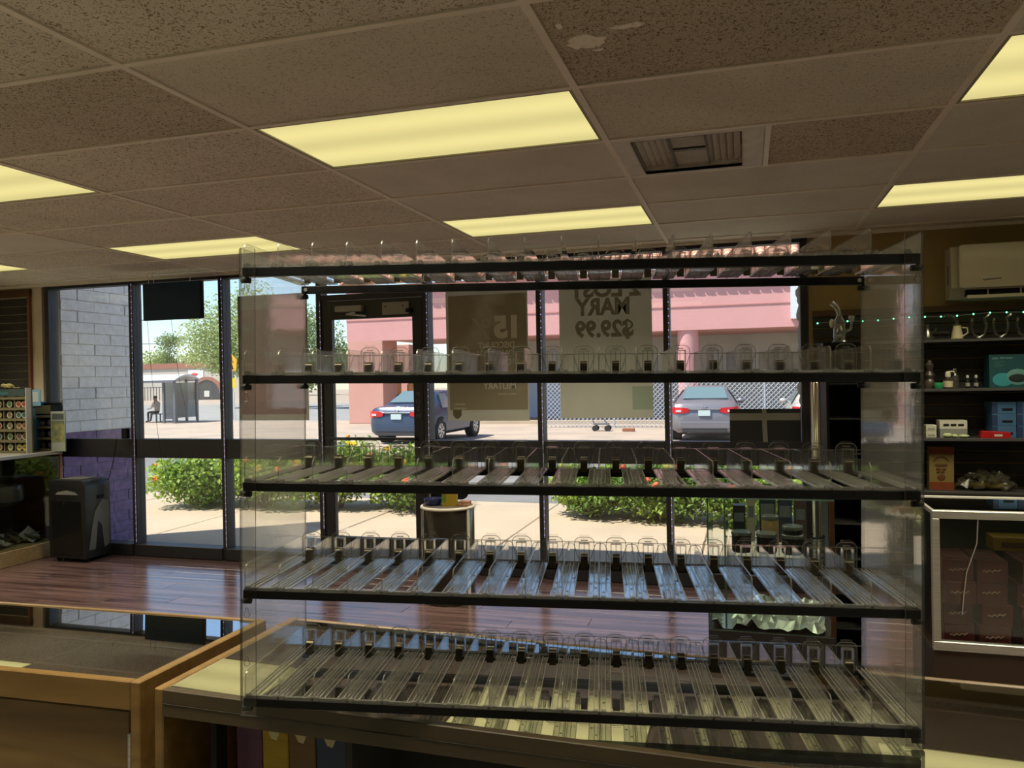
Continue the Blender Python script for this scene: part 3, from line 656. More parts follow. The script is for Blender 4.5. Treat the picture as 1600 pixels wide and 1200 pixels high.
for k, z in enumerate(ZS):
    for i in range(18):
        t = empty('pusher_tray', label=('end pusher tray on the %s, against the side panel toward the maroon banner' if i == 0 else 'end pusher tray on the %s, against the side panel toward the wall shelves' if i == 17 else 'clear spring pusher tray between others on the %s of the acrylic rack') % shelf_names[k], cat='pusher tray', group='pusher trays on the %s' % shelf_names[k])
        t.matrix_world = RACK_M @ Matrix.Translation((0.0050+PIT*i, 0.0045, z+0.0070))
        link('floor_strip', st_half if i == 0 else st_full, t)
        link('divider', div_me, t); link('front_lip', lip_me, t)
        if i: link('rear_wing', wing_me, t)
        pp = link('paddle', pad_me, t, (PIT/2, 0, 0))
        link('spring_housing', house_me, pp); link('spring_coil', coil_me, pp); link('coil_clip', band_me, pp)
        if i == 17: link('floor_strip', st_left, t, (PIT+0.010, 0, 0))

# ================================================================== OUTSIDE
GZ = lambda y: -0.10 if y < 10 else (-0.10-0.01625*(y-10) if y < 26 else -0.36)
M_conc = mat('tan_concrete', (0.50, 0.385, 0.265), 0.9, c2=(0.44, 0.34, 0.235), scale=1.2, bump=0.2, bscale=60)  # tan is the concrete's own colour
M_asph = mat('asphalt', (0.22, 0.205, 0.19), 0.9, c2=(0.17, 0.16, 0.15), scale=1.5, bump=0.3, bscale=80)
M_lot = mat('dusty_lot', (0.46, 0.355, 0.27), 0.95, c2=(0.36, 0.285, 0.22), scale=0.7, bump=0.2, bscale=20)
def ground(name, x0, x1, ys, m, dz=0.0, th=0.3):
    b = MB()
    for a, c in zip(ys[:-1], ys[1:]):
        b.face([(x0, a, GZ(a)+dz), (x1, a, GZ(a)+dz), (x1, c, GZ(c)+dz), (x0, c, GZ(c)+dz)])
        b.face([(x0, a, GZ(a)+dz-th), (x0, c, GZ(c)+dz-th), (x1, c, GZ(c)+dz-th), (x1, a, GZ(a)+dz-th)])
    b.face([(x0, ys[0], GZ(ys[0])+dz-th), (x1, ys[0], GZ(ys[0])+dz-th), (x1, ys[0], GZ(ys[0])+dz), (x0, ys[0], GZ(ys[0])+dz)])
    return struct(b.build(name, m))
sw = struct(empty('sidewalk'), 'tan concrete sidewalk slabs in front of the shop')
random.seed(11)
for i in range(-9, 4):
    for j, (ya, yb) in enumerate(((5.83, 7.75), (7.75, 9.75))):
        xa = i*1.9-0.4
        MB().box(xa+0.006, xa+1.9-0.006, ya+0.006, yb-0.006, -0.3, -0.10+random.uniform(-0.002, 0.002)).build('slab', M_conc, sw, bev=0.008, seg=1)
struct(MB().box(-18, 8, 5.8, 9.8, -0.4, -0.112).build('sidewalk_joint', mat('joint_dark', (0.20, 0.16, 0.12), 0.95)))
ground('parking_asphalt', -60, 30, (9.75, 16.5), M_asph)
ground('dusty_ground', -60, 30, (16.5, 22, 26, 33.5), M_lot, 0.0)
ground('street_asphalt', -140, 60, (33.5, 60), mat('pale_asphalt', (0.30, 0.285, 0.265), 0.9, c2=(0.25, 0.24, 0.225), scale=0.6), 0.0)
ground('far_ground', -200, 90, (60, 160), mat('far_dirt', (0.40, 0.31, 0.23), 0.95, c2=(0.34, 0.27, 0.2), scale=0.3), 0.0)
struct(MB().box(-14, 8, 30.6, 30.95, -0.5, -0.22).build('kerb', M_conc, bev=0.02))

# short block wing wall beside the shop front, white over purple
M_blkw = mat('white_painted_block', (0.92, 0.885, 0.84), 0.9, c2=(0.80, 0.765, 0.72), scale=14, bump=0.9, bscale=22)
M_blkp = mat('purple_painted_block', (0.30, 0.19, 0.34), 0.9, c2=(0.20, 0.125, 0.23), scale=16, bump=0.9, bscale=22)
ww = struct(MB().box(-6.38, -6.165, 5.88, 6.80, -0.4, 3.3).build('wall_block_wing', mat('mortar', (0.70, 0.67, 0.63), 0.95)), 'short split face block wall painted white above purple')
random.seed(2)
CH = 0.1055
for c in range(32):
    z0 = -0.10+CH*c
    y = 5.885 - (0.2 if c % 2 else 0.0)
    while y < 6.80:
        ya, yb = max(5.885, y), min(6.81, y+0.4)
        if yb-ya > 0.03:
            e = random.uniform(-0.004, 0.005)
            bl = MB().box(-6.385, -6.150+e, ya+0.0025, yb-0.0025, z0+0.0025, z0+CH-0.0025)
            bl.build('block', M_blkp if z0 < 0.96 else M_blkw, ww, bev=0.004, seg=1)
        y += 0.4

# ------------------------------------------------------------------ pink strip mall
pk = empty('strip_mall', (-16.7, 31.0, -0.36), 'pink stucco strip mall with clay tile roof and pink columns across the lot', 'building')
M_pink = mat('pink_stucco', (0.64, 0.325, 0.31), 0.9, c2=(0.60, 0.30, 0.285), scale=0.6, bump=0.2, bscale=12)
M_salm = mat('salmon_stucco', (0.60, 0.32, 0.26), 0.9, c2=(0.55, 0.285, 0.23), scale=0.8)
bd = lambda *a: MB().box(a[0]+16.7, a[1]+16.7, a[2]-31.0, a[3]-31.0, a[4]+0.36, a[5]+0.36)
bd(-16.7, 9.0, 31.0, 31.9, 3.22, 5.60).build('fascia', M_pink, pk)
bd(-16.7, 9.0, 30.97, 31.0, 4.10, 4.14).build('fascia_reveal', mat('pink_gap_shade', (0.50, 0.23, 0.21), 0.9), pk)  # groove's shade painted as a darker strip on the flat fascia
bd(-15.0, 9.0, 31.9, 36.2, 3.24, 3.5).build('soffit', M_salm, pk)
bd(-13.6, 9.0, 36.0, 36.3, -0.36, 3.3).build('back_wall', mat('grey_back_wall', (0.44, 0.43, 0.39), 0.9, c2=(0.38, 0.37, 0.34), scale=1), pk)  # the wall's own plain grey
bd(-16.67, -15.0, 31.0, 32.5, -0.36, 3.25).build('column', M_salm, pk, bev=0.03)
bd(-16.95, -15.8, 35.6, 36.7, -0.36, 3.25).build('column', M_salm, pk, bev=0.03)
MB().cyl((-2.15+16.7, 0.45, 0), (-2.15+16.7, 0.45, 3.6), 0.40, 24).build('column', M_pink, pk, smooth=True)
bd(-10.05, -8.35, 35.94, 36.02, -0.36, 2.0).build('blue_grey_door', mat('blue_grey_panel', (0.36, 0.42, 0.52), 0.6), pk)
bd(-7.9, -6.1, 35.95, 36.02, 0.6, 2.2).build('window_panel', mat('dark_pane', (0.10, 0.13, 0.15), 0.15), pk)
rfd = MB().prism([(31.0-31.35, 5.60), (31.0-31.35, 5.68), (36.5-31.0, 8.3), (36.5-31.0, 8.2)], 'x', 0.0, 25.9); rfd.xf(Matrix.Translation((-0.15, 0, 0.36)))
rfd.build('roof_deck', mat('roof_under', (0.35, 0.16, 0.10), 0.9), pk)
# barrel roof tiles, the rows that show, each its own piece
M_clay = mat('clay_roof_tile', (0.76, 0.42, 0.29), 0.85, c2=(0.64, 0.33, 0.21), scale=3)
tb = MB(); n = 7
for k in range(n):
    a0, a1 = math.pi*k/n, math.pi*(k+1)/n
    for (L0, r0, L1, r1) in ((0.0, 0.17, 0.72, 0.14),):
        tb.face([(r0*math.cos(a0), L0, r0*math.sin(a0)), (r1*math.cos(a0), L1, r1*math.sin(a0)), (r1*math.cos(a1), L1, r1*math.sin(a1)), (r0*math.cos(a1), L0, r0*math.sin(a1))])
        tb.face([(0.85*r0*math.cos(a1), L0, 0.85*r0*math.sin(a1)), (r0*math.cos(a1), L0, r0*math.sin(a1)), (r0*math.cos(a0), L0, r0*math.sin(a0)), (0.85*r0*math.cos(a0), L0, 0.85*r0*math.sin(a0))])
ang = math.atan2(2.62, 5.85)
tb.xf(Matrix.Rotation(ang, 4, 'X')); tme = tb.mesh('roof_tile', M_clay)
rest = MB()
for r_ in range(8):
    for c_ in range(0, 64):
        x = 0.1 + c_*0.40
        py, pz = -0.42 + r_*0.56*math.cos(ang), 6.05 + r_*0.56*math.sin(ang)
        if r_ < 5 and c_ < 56: link('roof_tile', tme, pk, (x, py, pz))
        else:
            b0 = len(rest.v); rest.v += [(v[0]+x, v[1]+py, v[2]+pz) for v in tb.v]; rest.f += [tuple(i+b0 for i in f) for f in tb.f]; rest.m += tb.m
tag(rest.build('roof_tiles_far', M_clay, pk), kind='stuff')
bd(1.62, 2.05, 30.75, 31.0, 3.50, 4.80).build('wall_sign', mat('white_sign', (0.66, 0.70, 0.78), 0.5), pk)

# chain link fence: woven wires in front of the grey wall
cf = empty('chain_link_fence', (-7.2, 28.4, -0.36), 'grey chain link fence along the strip mall', 'fence')
M_wire = mat('galvanised_wire', (0.50, 0.53, 0.56), 0.5, 0.3)
fw, fh, st = 13.0, 1.9, 0.16
b = MB()
k = -fh
while k < fw:
    for sgn in (1, -1):
        xa, za, xb, zb = k, 0.0, k+fh, fh
        if xa < 0: za += -xa; xa = 0
        if xb > fw: zb -= xb-fw; xb = fw
        if xb-xa > 0.05:
            if sgn < 0: za, zb = fh-za, fh-zb
            b.tube([(xa, 0.01*sgn, za), (xb, 0.01*sgn, zb)], 0.011, 4, caps=False)
    k += st
tag(b.build('mesh_wires', M_wire, cf), kind='stuff')
for x in range(6):
    MB().cyl((x*2.6, 0.03, -0.05), (x*2.6, 0.03, 2.0), 0.035, 10).build('post', M_wire, cf)
MB().cyl((0, 0.03, 1.92), (13, 0.03, 1.92), 0.025, 8).build('top_rail', M_wire, cf)
for k, (x, y) in enumerate(((-15.2, 32.9), (-14.6, 33.0))):
    b = tag(MB().cyl((0, 0, 0), (0, 0, 1.75-0.15*k), 0.17, 14).ball((0, 0, 1.75-0.15*k), 0.17, 14).build('bollard', mat('orange_bollard', (0.55, 0.25, 0.07), 0.7), smooth=True),
            'tall orange bollard beside the pink square column' if k == 0 else 'shorter orange bollard behind the dark sedan', 'bollard', 'orange bollards')
    b.location = (x, y, -0.38)

# ------------------------------------------------------------------ cars
M_tyre = mat('tyre_rubber', (0.02, 0.02, 0.02), 0.8); M_rim = mat('alloy_rim', (0.55, 0.55, 0.56), 0.3, 0.8)
M_carglass = mat('car_window', (0.14, 0.20, 0.20), 0.06, spec=1.0); M_plate = mat('licence_plate', (0.52, 0.62, 0.60), 0.5)
M_tail = mat('red_tail_lens', (0.55, 0.015, 0.025), 0.15); M_tailw = mat('clear_tail_lens', (0.75, 0.55, 0.55), 0.15)
def sedan(name, loc, rz, c, label, paintname):
    t = empty(name, loc, label, 'car', rz=rz)
    paint = mat(paintname, c, 0.25, 0.25, spec=0.7)
    S = [(0.00, 0.34, 0.70, 0.74, 0.56, 0.50), (0.05, 0.28, 0.78, 0.90, 0.78, 0.70), (0.14, 0.25, 0.84, 1.02, 0.86, 0.76), (0.40, 0.22, 0.90, 1.06, 0.885, 0.76), (0.78, 0.20, 0.93, 1.085, 0.895, 0.74),
         (1.15, 0.20, 0.94, 1.28, 0.90, 0.64), (1.55, 0.20, 0.95, 1.42, 0.90, 0.58), (2.05, 0.20, 0.95, 1.465, 0.90, 0.57), (2.60, 0.20, 0.94, 1.45, 0.90, 0.57), (3.05, 0.20, 0.92, 1.24, 0.90, 0.63),
         (3.45, 0.20, 0.88, 1.00, 0.89, 0.74), (4.00, 0.22, 0.80, 0.92, 0.87, 0.72), (4.45, 0.26, 0.68, 0.78, 0.80, 0.66), (4.65, 0.34, 0.58, 0.62, 0.60, 0.50)]
    b = MB(); rings = []
    for (yy, zb, zt, zc, ww_, wt) in S:
        half = [(0, zb), (0.82*ww_, zb), (0.97*ww_, zb+0.10), (ww_, (zb+zt)/2), (0.985*ww_, zt), ((0.985*ww_+wt)/2, (zt+zc)/2+0.012), (wt, zc-0.03), (0.72*wt, zc), (0, zc+0.012)]
        ring = [(x, yy, z) for x, z in half] + [(-x, yy, z) for x, z in reversed(half[1:-1])]
        rings.append(ring)
    n = len(rings[0])
    for r_ in rings: b.v += r_
    for i in range(len(rings)-1):
        for q in range(n): b.f.append((i*n+q, i*n+(q+1) % n, (i+1)*n+(q+1) % n, (i+1)*n+q)); b.m.append(0)
    b.f.append(tuple(range(n-1, -1, -1))); b.m.append(0); b.f.append(tuple((len(rings)-1)*n+q for q in range(n))); b.m.append(0)
    body = b.build('body', paint, t, smooth=True)
    for p_ in body.data.polygons: p_.use_smooth = True
    # glass
    rw = MB(); G = [(-0.60, 0.82, 1.125), (0.60, 0.82, 1.125), (0.50, 1.50, 1.428), (-0.50, 1.50, 1.428)]
    up_ = Vector((0, -0.42, 0.9))*0.022
    rw.face([Vector(p)+up_ for p in G]).face([Vector(p) for p in reversed(G)])
    for a_ in range(4): rw.face([Vector(G[a_]), Vector(G[(a_+1) % 4]), Vector(G[(a_+1) % 4])+up_, Vector(G[a_])+up_])
    rw.build('rear_window', M_carglass, t)
    G = [(-0.52, 2.66, 1.435), (0.52, 2.66, 1.435), (0.66, 3.36, 1.06), (-0.66, 3.36, 1.06)]
    up_ = Vector((0, 0.45, 0.88))*0.022; rw = MB(); rw.face([Vector(p)+up_ for p in G]).face([Vector(p) for p in reversed(G)])
    for a_ in range(4): rw.face([Vector(G[a_]), Vector(G[(a_+1) % 4]), Vector(G[(a_+1) % 4])+up_, Vector(G[a_])+up_])
    rw.build('windshield', M_carglass, t)
    for s in (-1, 1):
        for (y0, y1, y2, y3) in ((1.10, 1.90, 1.92, 1.42), (1.97, 3.10, 2.55, 1.99)):
            def sx(z): return s*(0.895-(z-0.945)*(0.325/0.49)*0.98+0.022)
            q = [(sx(0.97), y0, 0.97), (sx(0.97), y1, 0.97), (sx(1.37), y2, 1.37), (sx(1.37), y3, 1.37)]
            sw_ = MB(); sw_.face(q); sw_.face([(a_[0]-s*0.03, a_[1], a_[2]) for a_ in reversed(q)])
            sw_.build('side_window', M_carglass, t)
        for yy in (0.98, 3.72):
            wh = MB(); wh.cyl((s*0.70, yy, 0.325), (s*0.905, yy, 0.325), 0.325, 24); tw = wh.build('tyre', M_tyre, t, bev=0.02, smooth=True)
            MB().cyl((s*0.80, yy, 0.325), (s*0.912, yy, 0.325), 0.215, 20).build('rim', M_rim, tw, bev=0.01)
            sp_ = MB()
            for k in range(7):
                a_ = 2*math.pi*k/7; c0 = Vector((s*0.914, yy+0.13*math.cos(a_), 0.325+0.13*math.sin(a_))); d_ = Vector((0, math.cos(a_), math.sin(a_))); e_ = Vector((0, -math.sin(a_), math.cos(a_)))
                sp_.face([c0-d_*0.07-e_*0.014, c0+d_*0.07-e_*0.03, c0+d_*0.07+e_*0.03, c0-d_*0.07+e_*0.014][::s])
            sp_.build('spoke_gaps', M_tyre, tw)
            ar = MB(); ar.cyl((s*0.66, yy, 0.35), (s*0.897, yy, 0.35), 0.385, 24); ar.build('wheel_arch', mat('wheel_well_shade', (0.01, 0.01, 0.01), 0.9), t)  # black disc paints the shade of a hollow wheel well
        # tail light: wraps round the corner
        tl = MB(); P = [(0.40, -0.012, 0.80, 0.90), (0.56, -0.022, 0.765, 0.915), (0.76, 0.03, 0.75, 0.93), (0.875, 0.14, 0.765, 0.935), (0.915, 0.40, 0.86, 0.925)]
        for (a_, c_) in zip(P[:-1], P[1:]):
            q = [(s*a_[0], a_[1], a_[2]), (s*c_[0], c_[1], c_[2]), (s*c_[0], c_[1], c_[3]), (s*a_[0], a_[1], a_[3])]
            tl.face(q); tl.face([(v[0]*0.93, v[1]+0.05, v[2]) for v in reversed(q)])
            tl.face([q[3], q[2], (q[2][0]*0.93, q[2][1]+0.05, q[2][2]), (q[3][0]*0.93, q[3][1]+0.05, q[3][2])])
            tl.face([q[1], q[0], (q[0][0]*0.93, q[0][1]+0.05, q[0][2]), (q[1][0]*0.93, q[1][1]+0.05, q[1][2])])
        tlo = tl.build('tail_light', M_tail, t)
        MB().box(min(s*0.60, s*0.74), max(s*0.60, s*0.74), -0.028, 0.02, 0.80, 0.855).build('reverse_lens', M_tailw, tlo)
        mr = MB().ball((s*0.98, 3.00, 1.00), 0.10, 12, 0, (1.05, 0.6, 0.75)); mr.box(min(s*0.85, s*0.95), max(s*0.85, s*0.95), 2.98, 3.03, 0.95, 0.99)
        mr.build('wing_mirror', paint, t, smooth=True)
    MB().box(-0.155, 0.155, -0.035, 0.03, 0.70, 0.845).build('licence_plate', M_plate, t)
    MB().box(-0.42, 0.42, -0.028, 0.02, 0.872, 0.895).build('trunk_trim', M_rim, t)
    MB().tube([(0.055*math.cos(a_/12*2*math.pi), 0.02, 0.955+0.045*math.sin(a_/12*2*math.pi)) for a_ in range(12)], 0.010, 5, closed=True).build('emblem', M_rim, t)
    MB().box(-0.66, 0.66, -0.045, 0.06, 0.36, 0.55).build('rear_bumper', paint, t, bev=0.03)
    MB().box(-0.58, 0.58, -0.03, 0.10, 0.25, 0.37).build('lower_valance', mat('car_plastic', (0.03, 0.03, 0.032), 0.6), t, bev=0.02)
    return t
sedan('sedan', (-9.18, 19.75, GZ(20.5)), R(-1.5), (0.035, 0.055, 0.10), 'dark blue sedan parked in front of the pink columns', 'navy_car_paint')
sedan('sedan', (-1.08, 21.5, GZ(22)), R(1.0), (0.20, 0.19, 0.21), 'silver grey sedan parked before the chain link fence', 'grey_car_paint')
sedan('sedan', (2.05, 21.2, GZ(22)), R(1.0), (0.58, 0.54, 0.48), 'pale sedan partly behind the storefront jamb', 'cream_car_paint')

# ------------------------------------------------------------------ plants
def leaf_mat(name, c, c2):
    m = mat(name, c, 0.6, c2=c2, scale=2.5, lo=0.4, hi=0.6, trans=0.35); return m
M_leafA = leaf_mat('lantana_leaf', (0.27, 0.40, 0.045), (0.38, 0.50, 0.08)); M_leafB = leaf_mat('lantana_leaf_deep', (0.09, 0.19, 0.025), (0.17, 0.28, 0.04))
M_tree = leaf_mat('palo_verde_leaf', (0.36, 0.43, 0.15), (0.46, 0.52, 0.21)); M_treeb = leaf_mat('far_leaf', (0.22, 0.30, 0.11), (0.30, 0.37, 0.15))
M_stem = mat('woody_stem', (0.16, 0.11, 0.06), 0.9)
def leaves(b, c, rad, n, size, m=0, flat=0.0, shell=0.55):
    for _ in range(n):
        while True:
            d = Vector((random.uniform(-1, 1), random.uniform(-1, 1), random.uniform(-1, 1)))
            if 0.05 < d.length < 1: break
        d = d.normalized()*(shell+(1-shell)*random.random())
        p = Vector((c[0]+d.x*rad[0], c[1]+d.y*rad[1], c[2]+d.z*rad[2]))
        if p.z < c[2]-rad[2]*0.98 + 0.01: continue
        q = Euler((random.uniform(-1.2, 1.2), random.uniform(-1.2, 1.2), random.uniform(0, 6.28))).to_matrix()
        s = size*random.uniform(0.6, 1.3)
        b.face([p+q@Vector((-s*0.5, 0, 0)), p+q@Vector((0, -s*0.32, 0.08*s)), p+q@Vector((s*0.5, 0, 0)), p+q@Vector((0, s*0.32, 0.08*s))], m)
M_flo = {'orange': mat('orange_blossom', (0.80, 0.26, 0.03), 0.7), 'yellow': mat('yellow_blossom', (0.85, 0.60, 0.03), 0.7), 'red': mat('coral_blossom', (0.72, 0.14, 0.06), 0.7)}
fl_me = {}
for k, m in M_flo.items():
    fb = MB(); random.seed(4)
    for q in range(14):
        a_ = q*2.4; r_ = 0.036*math.sqrt(q/14); fb.ball((r_*math.cos(a_), r_*math.sin(a_), 0.012-r_*0.3), 0.013, 6)
    fl_me[k] = fb.mesh('flower_cluster', m, smooth=True)
def bush(loc, rx, ry, h, label, nf, fcols, seed, n=5600):
    random.seed(seed)
    t = empty('lantana_bush', loc, label, 'bush', 'lantana bushes in the bed outside')
    b = MB()
    nb = 9
    for k in range(nb):
        a_ = 2*math.pi*k/nb+random.random(); rr = 0.5*random.random()**0.5+0.12
        c = (rx*rr*math.cos(a_), ry*rr*math.sin(a_), h*random.uniform(0.36, 0.60))
        leaves(b, c, (rx*0.62, ry*0.62, h*0.43), n//nb, 0.066, 0 if random.random() < 0.75 else 1, shell=0.3)
    b.build('foliage', [M_leafA, M_leafB], t)
    sbm = MB()
    for k in range(9):
        a_ = 2*math.pi*k/9; sbm.tube([(0.06*math.cos(a_), 0.06*math.sin(a_), -0.02), (rx*0.4*math.cos(a_), ry*0.4*math.sin(a_), h*0.45), (rx*0.75*math.cos(a_), ry*0.75*math.sin(a_), h*0.75)], [0.012, 0.008, 0.003], 5)
    sbm.build('stems', M_stem, t)
    for k in range(nf):
        a_ = random.uniform(-math.pi*0.95, -0.05*math.pi) if k % 4 else random.uniform(0, 6.28); el = random.uniform(-0.1, 1.2)
        p = (rx*0.98*math.cos(a_)*math.cos(el), ry*0.98*math.sin(a_)*math.cos(el), h*0.52+h*0.5*math.sin(el))
        o = link('flower_cluster', fl_me[random.choice(fcols)], t, p); o.rotation_euler = (random.uniform(0, 1.2), random.uniform(-0.6, 0.6), 0)
G0 = -0.104
bush((-6.98, 8.85, G0), 0.60, 0.60, 0.74, 'lantana bush at the open end of the bed by the hanging sign window', 8, ['orange', 'yellow'], 21)
bush((-5.92, 8.80, G0), 0.60, 0.60, 0.86, 'lantana bush seen behind the acrylic rack side panel and maroon banner', 8, ['yellow', 'orange'], 22)
bush((-5.00, 8.92, G0), 0.58, 0.58, 0.92, 'lantana bush with orange blossoms behind the left door stile', 10, ['orange', 'yellow', 'red'], 23)
bush((-4.08, 9.02, G0), 0.58, 0.55, 0.84, 'lantana bush with mixed blossoms seen through the glass door', 10, ['orange', 'yellow', 'red'], 24)
bush((-1.72, 8.95, G0), 0.52, 0.55, 0.64, 'low lantana bush with a coral blossom behind the rounded drum window', 4, ['red', 'yellow'], 25)
bush((-0.90, 8.85, G0), 0.56, 0.55, 0.72, 'lantana bush with red and yellow blossoms in the shorter bed', 6, ['red', 'yellow'], 26)
bush((-0.06, 8.80, G0), 0.56, 0.55, 0.78, 'lantana bush behind the black sign board and glass showcase', 6, ['yellow', 'orange'], 27)
bush((0.78, 8.85, G0), 0.54, 0.55, 0.74, 'lantana bush at the jamb end of the shorter bed', 5, ['yellow'], 28, 1800)
def tree(loc, h, blobs, label, m, seed, lsize, n, trunk=0.16):
    random.seed(seed)
    t = empty('street_tree', loc, label, 'tree', 'trees beyond the street')
    b = MB(); s = MB(); s.tube([(0, 0, -0.1), (0.05*h*0.3, 0, h*0.2), (0, 0, h*0.45)], [trunk, trunk*0.8, trunk*0.55], 8)
    for (c, r_) in blobs:
        leaves(b, c, r_, n, lsize, 0, shell=0.25)
        s.tube([(0, 0, h*0.25), (c[0]*0.5, c[1]*0.5, (h*0.35+c[2])/2), c], [trunk*0.5, trunk*0.35, trunk*0.12], 6)
    b.build('crown', m, t); s.build('trunk', M_stem, t)
tree((-37.3, 50, -0.36), 9.0, [((0, 0, 6.2), (2.6, 2.4, 2.6)), ((1.6, 0, 4.4), (2.2, 2.0, 2.4)), ((-1.6, 0, 5.0), (2.2, 2, 2.2)), ((2.6, 0, 7.2), (2.4, 2, 2.4)), ((0.4, 0, 3.4), (1.8, 1.6, 1.2)), ((3.4, 0, 5.2), (2.4, 2, 2.4))],
     'airy light green palo verde tree beside the crossing sign', M_tree, 31, 0.20, 2200, 0.2)
tree((-28.0, 48, -0.36), 7.5, [((0, 0, 4.8), (2.0, 2, 2.2)), ((-1.8, 0, 5.8), (2.0, 2, 1.8)), ((1.0, 0, 3.4), (1.6, 1.6, 1.4)), ((-1.4, 0, 2.6), (1.6, 1.4, 1.6))], 'grey green tree seen past the door frame beside the strip mall', M_treeb, 32, 0.21, 1900)
tree((-77.5, 92, -0.36), 9, [((0, 0, 6.4), (1.6, 2, 3.0)), ((0.6, 0, 8.0), (2.4, 2, 1.0)), ((-0.4, 0, 4.2), (2.0, 2, 2))], 'slender feathery tree standing behind the arched building', M_treeb, 33, 0.28, 900)
for k, (x, y, r_, hh) in enumerate(((-91.5, 98.5, 2.8, 6.6), (-85, 98.5, 2.8, 7.2), (-78.5, 98.5, 2.8, 6.8), (-72, 98.5, 2.8, 7.6), (-60, 97, 3.2, 7.2), (-52, 97, 2.9, 6.6), (-45, 97, 2.9, 6.2))):
    tree((x, y, -0.36), hh, [((0, 0, hh*0.62), (r_, 3, hh*0.38)), ((r_*0.5, 0, hh*0.5), (r_*0.7, 3, hh*0.36))], 'low rounded tree in the row along the skyline', M_tree, 40+k, 0.48, 2000)

# ------------------------------------------------------------------ far arched building
fb_ = empty('arched_building', (-63.0, 78.0, -0.36), 'low beige building with a brick arch and brown roof band across the street', 'building')
M_bei = mat('beige_stucco', (0.56, 0.50, 0.43), 0.9, c2=(0.50, 0.45, 0.39), scale=0.4); M_brk = mat('brick_red', (0.36, 0.16, 0.11), 0.9, c2=(0.30, 0.13, 0.09), scale=6)
MB().box(-9, 9.0, 0, 6, 0, 3.75).build('wall', M_bei, fb_)
MB().box(-9.1, 9.1, -0.15, 6.1, 3.75, 4.35).build('roof_band', M_brk, fb_)
ac = 2.75; ap = [(ac+2.2*math.cos(a_/16*math.pi), 0.75+1.95*math.sin(a_/16*math.pi)) for a_ in range(17)]
ai = [(ac+1.75*math.cos(a_/16*math.pi), 0.75+1.55*math.sin(a_/16*math.pi)) for a_ in range(17)]
am = MB()
for i in range(16): am.face([(ap[i][0], -0.12, ap[i][1]), (ap[i+1][0], -0.12, ap[i+1][1]), (ai[i+1][0], -0.12, ai[i+1][1]), (ai[i][0], -0.12, ai[i][1])]); am.face([(ai[i][0], -0.12, ai[i][1]), (ai[i+1][0], -0.12, ai[i+1][1]), (ai[i+1][0], 0.01, ai[i+1][1]), (ai[i][0], 0.01, ai[i][1])]); am.face([(ap[i+1][0], -0.12, ap[i+1][1]), (ap[i][0], -0.12, ap[i][1]), (ap[i][0], 0.01, ap[i][1]), (ap[i+1][0], 0.01, ap[i+1][1])])
am.build('arch', M_brk, fb_)
MB().prism([(ac-1.75, 0.0), (ac+1.75, 0.0)]+ai, 'y', -0.05, 0.02).build('dark_entrance', mat('entrance_dark', (0.06, 0.06, 0.065), 0.6), fb_)
MB().box(ac-0.35, ac+0.35, -0.10, -0.05, 0.35, 1.05).build('notice', M_white, fb_)
MB().box(0.2, 2.3, -0.06, 0.02, 2.45, 3.55).build('sign_panel', mat('sign_white', (0.7, 0.7, 0.68), 0.6), fb_)
MB().ball((1.1, -0.07, 3.0), 0.35, 10, 0, (1.3, 0.1, 0.5)).build('red_logo', mat('logo_red', (0.6, 0.08, 0.08), 0.6), fb_)
bars = MB()
for k in range(26): bars.box(-8+k*0.42, -7.95+k*0.42, -1.2, -1.15, 0, 1.6)
bars.box(-8, 2.6, -1.2, -1.15, 1.5, 1.56); bars.build('iron_fence', mat('iron_dark', (0.05, 0.05, 0.05), 0.6), fb_)

# ------------------------------------------------------------------ bus shelter and waiting person
bs = empty('bus_shelter', (-26.2, 32.3, -0.36), 'bus shelter with a curved pale roof and dark glass panels', 'bus shelter')
M_shr = mat('shelter_roof', (0.55, 0.55, 0.56), 0.5); M_shp = mat('shelter_steel', (0.12, 0.13, 0.15), 0.5); M_shg = clear('shelter_glass', (0.36, 0.42, 0.50), 0.05, 0.06, haze=0.25, hazec=(0.15, 0.18, 0.22))
pr = [(-1.0+2.0*k/10, 2.05+0.30*math.sin(math.pi*k/10)) for k in range(11)] + [(1.0-2.0*k/10, 2.0+0.26*math.sin(math.pi*(10-k)/10)) for k in range(11)]
MB().prism(pr, 'x', -3.6, 0.15).build('roof', M_shr, bs)
MB().box(-3.6, 0.15, -1.02, -0.96, 1.95, 2.07).build('fascia_beam', M_shp, bs)
for x in (-3.4, -1.30, -0.60, 0.02): MB().box(x-0.05, x+0.05, 0.75, 0.85, -0.02, 2.1).build('post', M_shp, bs)
for x in (-0.60, 0.02): MB().box(x-0.05, x+0.05, -0.85, -0.75, -0.02, 2.1).build('post', M_shp, bs)
MB().box(-1.25, -0.65, 0.79, 0.81, 0.25, 1.95).build('rear_pane', M_shg, bs)
MB().box(-0.03, 0.0, -0.75, 0.75, 0.25, 1.95).build('side_pane', M_shg, bs)
MB().box(-0.55, -0.03, -0.81, -0.79, 0.20, 1.95).build('advert_pane', M_shg, bs)
bh = MB().box(-2.10, -0.7, 0.12, 0.52, 0.386, 0.426)
for xb in (-1.92, -0.92): bh.box(xb, xb+0.05, 0.16, 0.21, -0.02, 0.386).box(xb, xb+0.05, 0.43, 0.48, -0.02, 0.386)
bh; bh.build('bench', M_shp, bs)
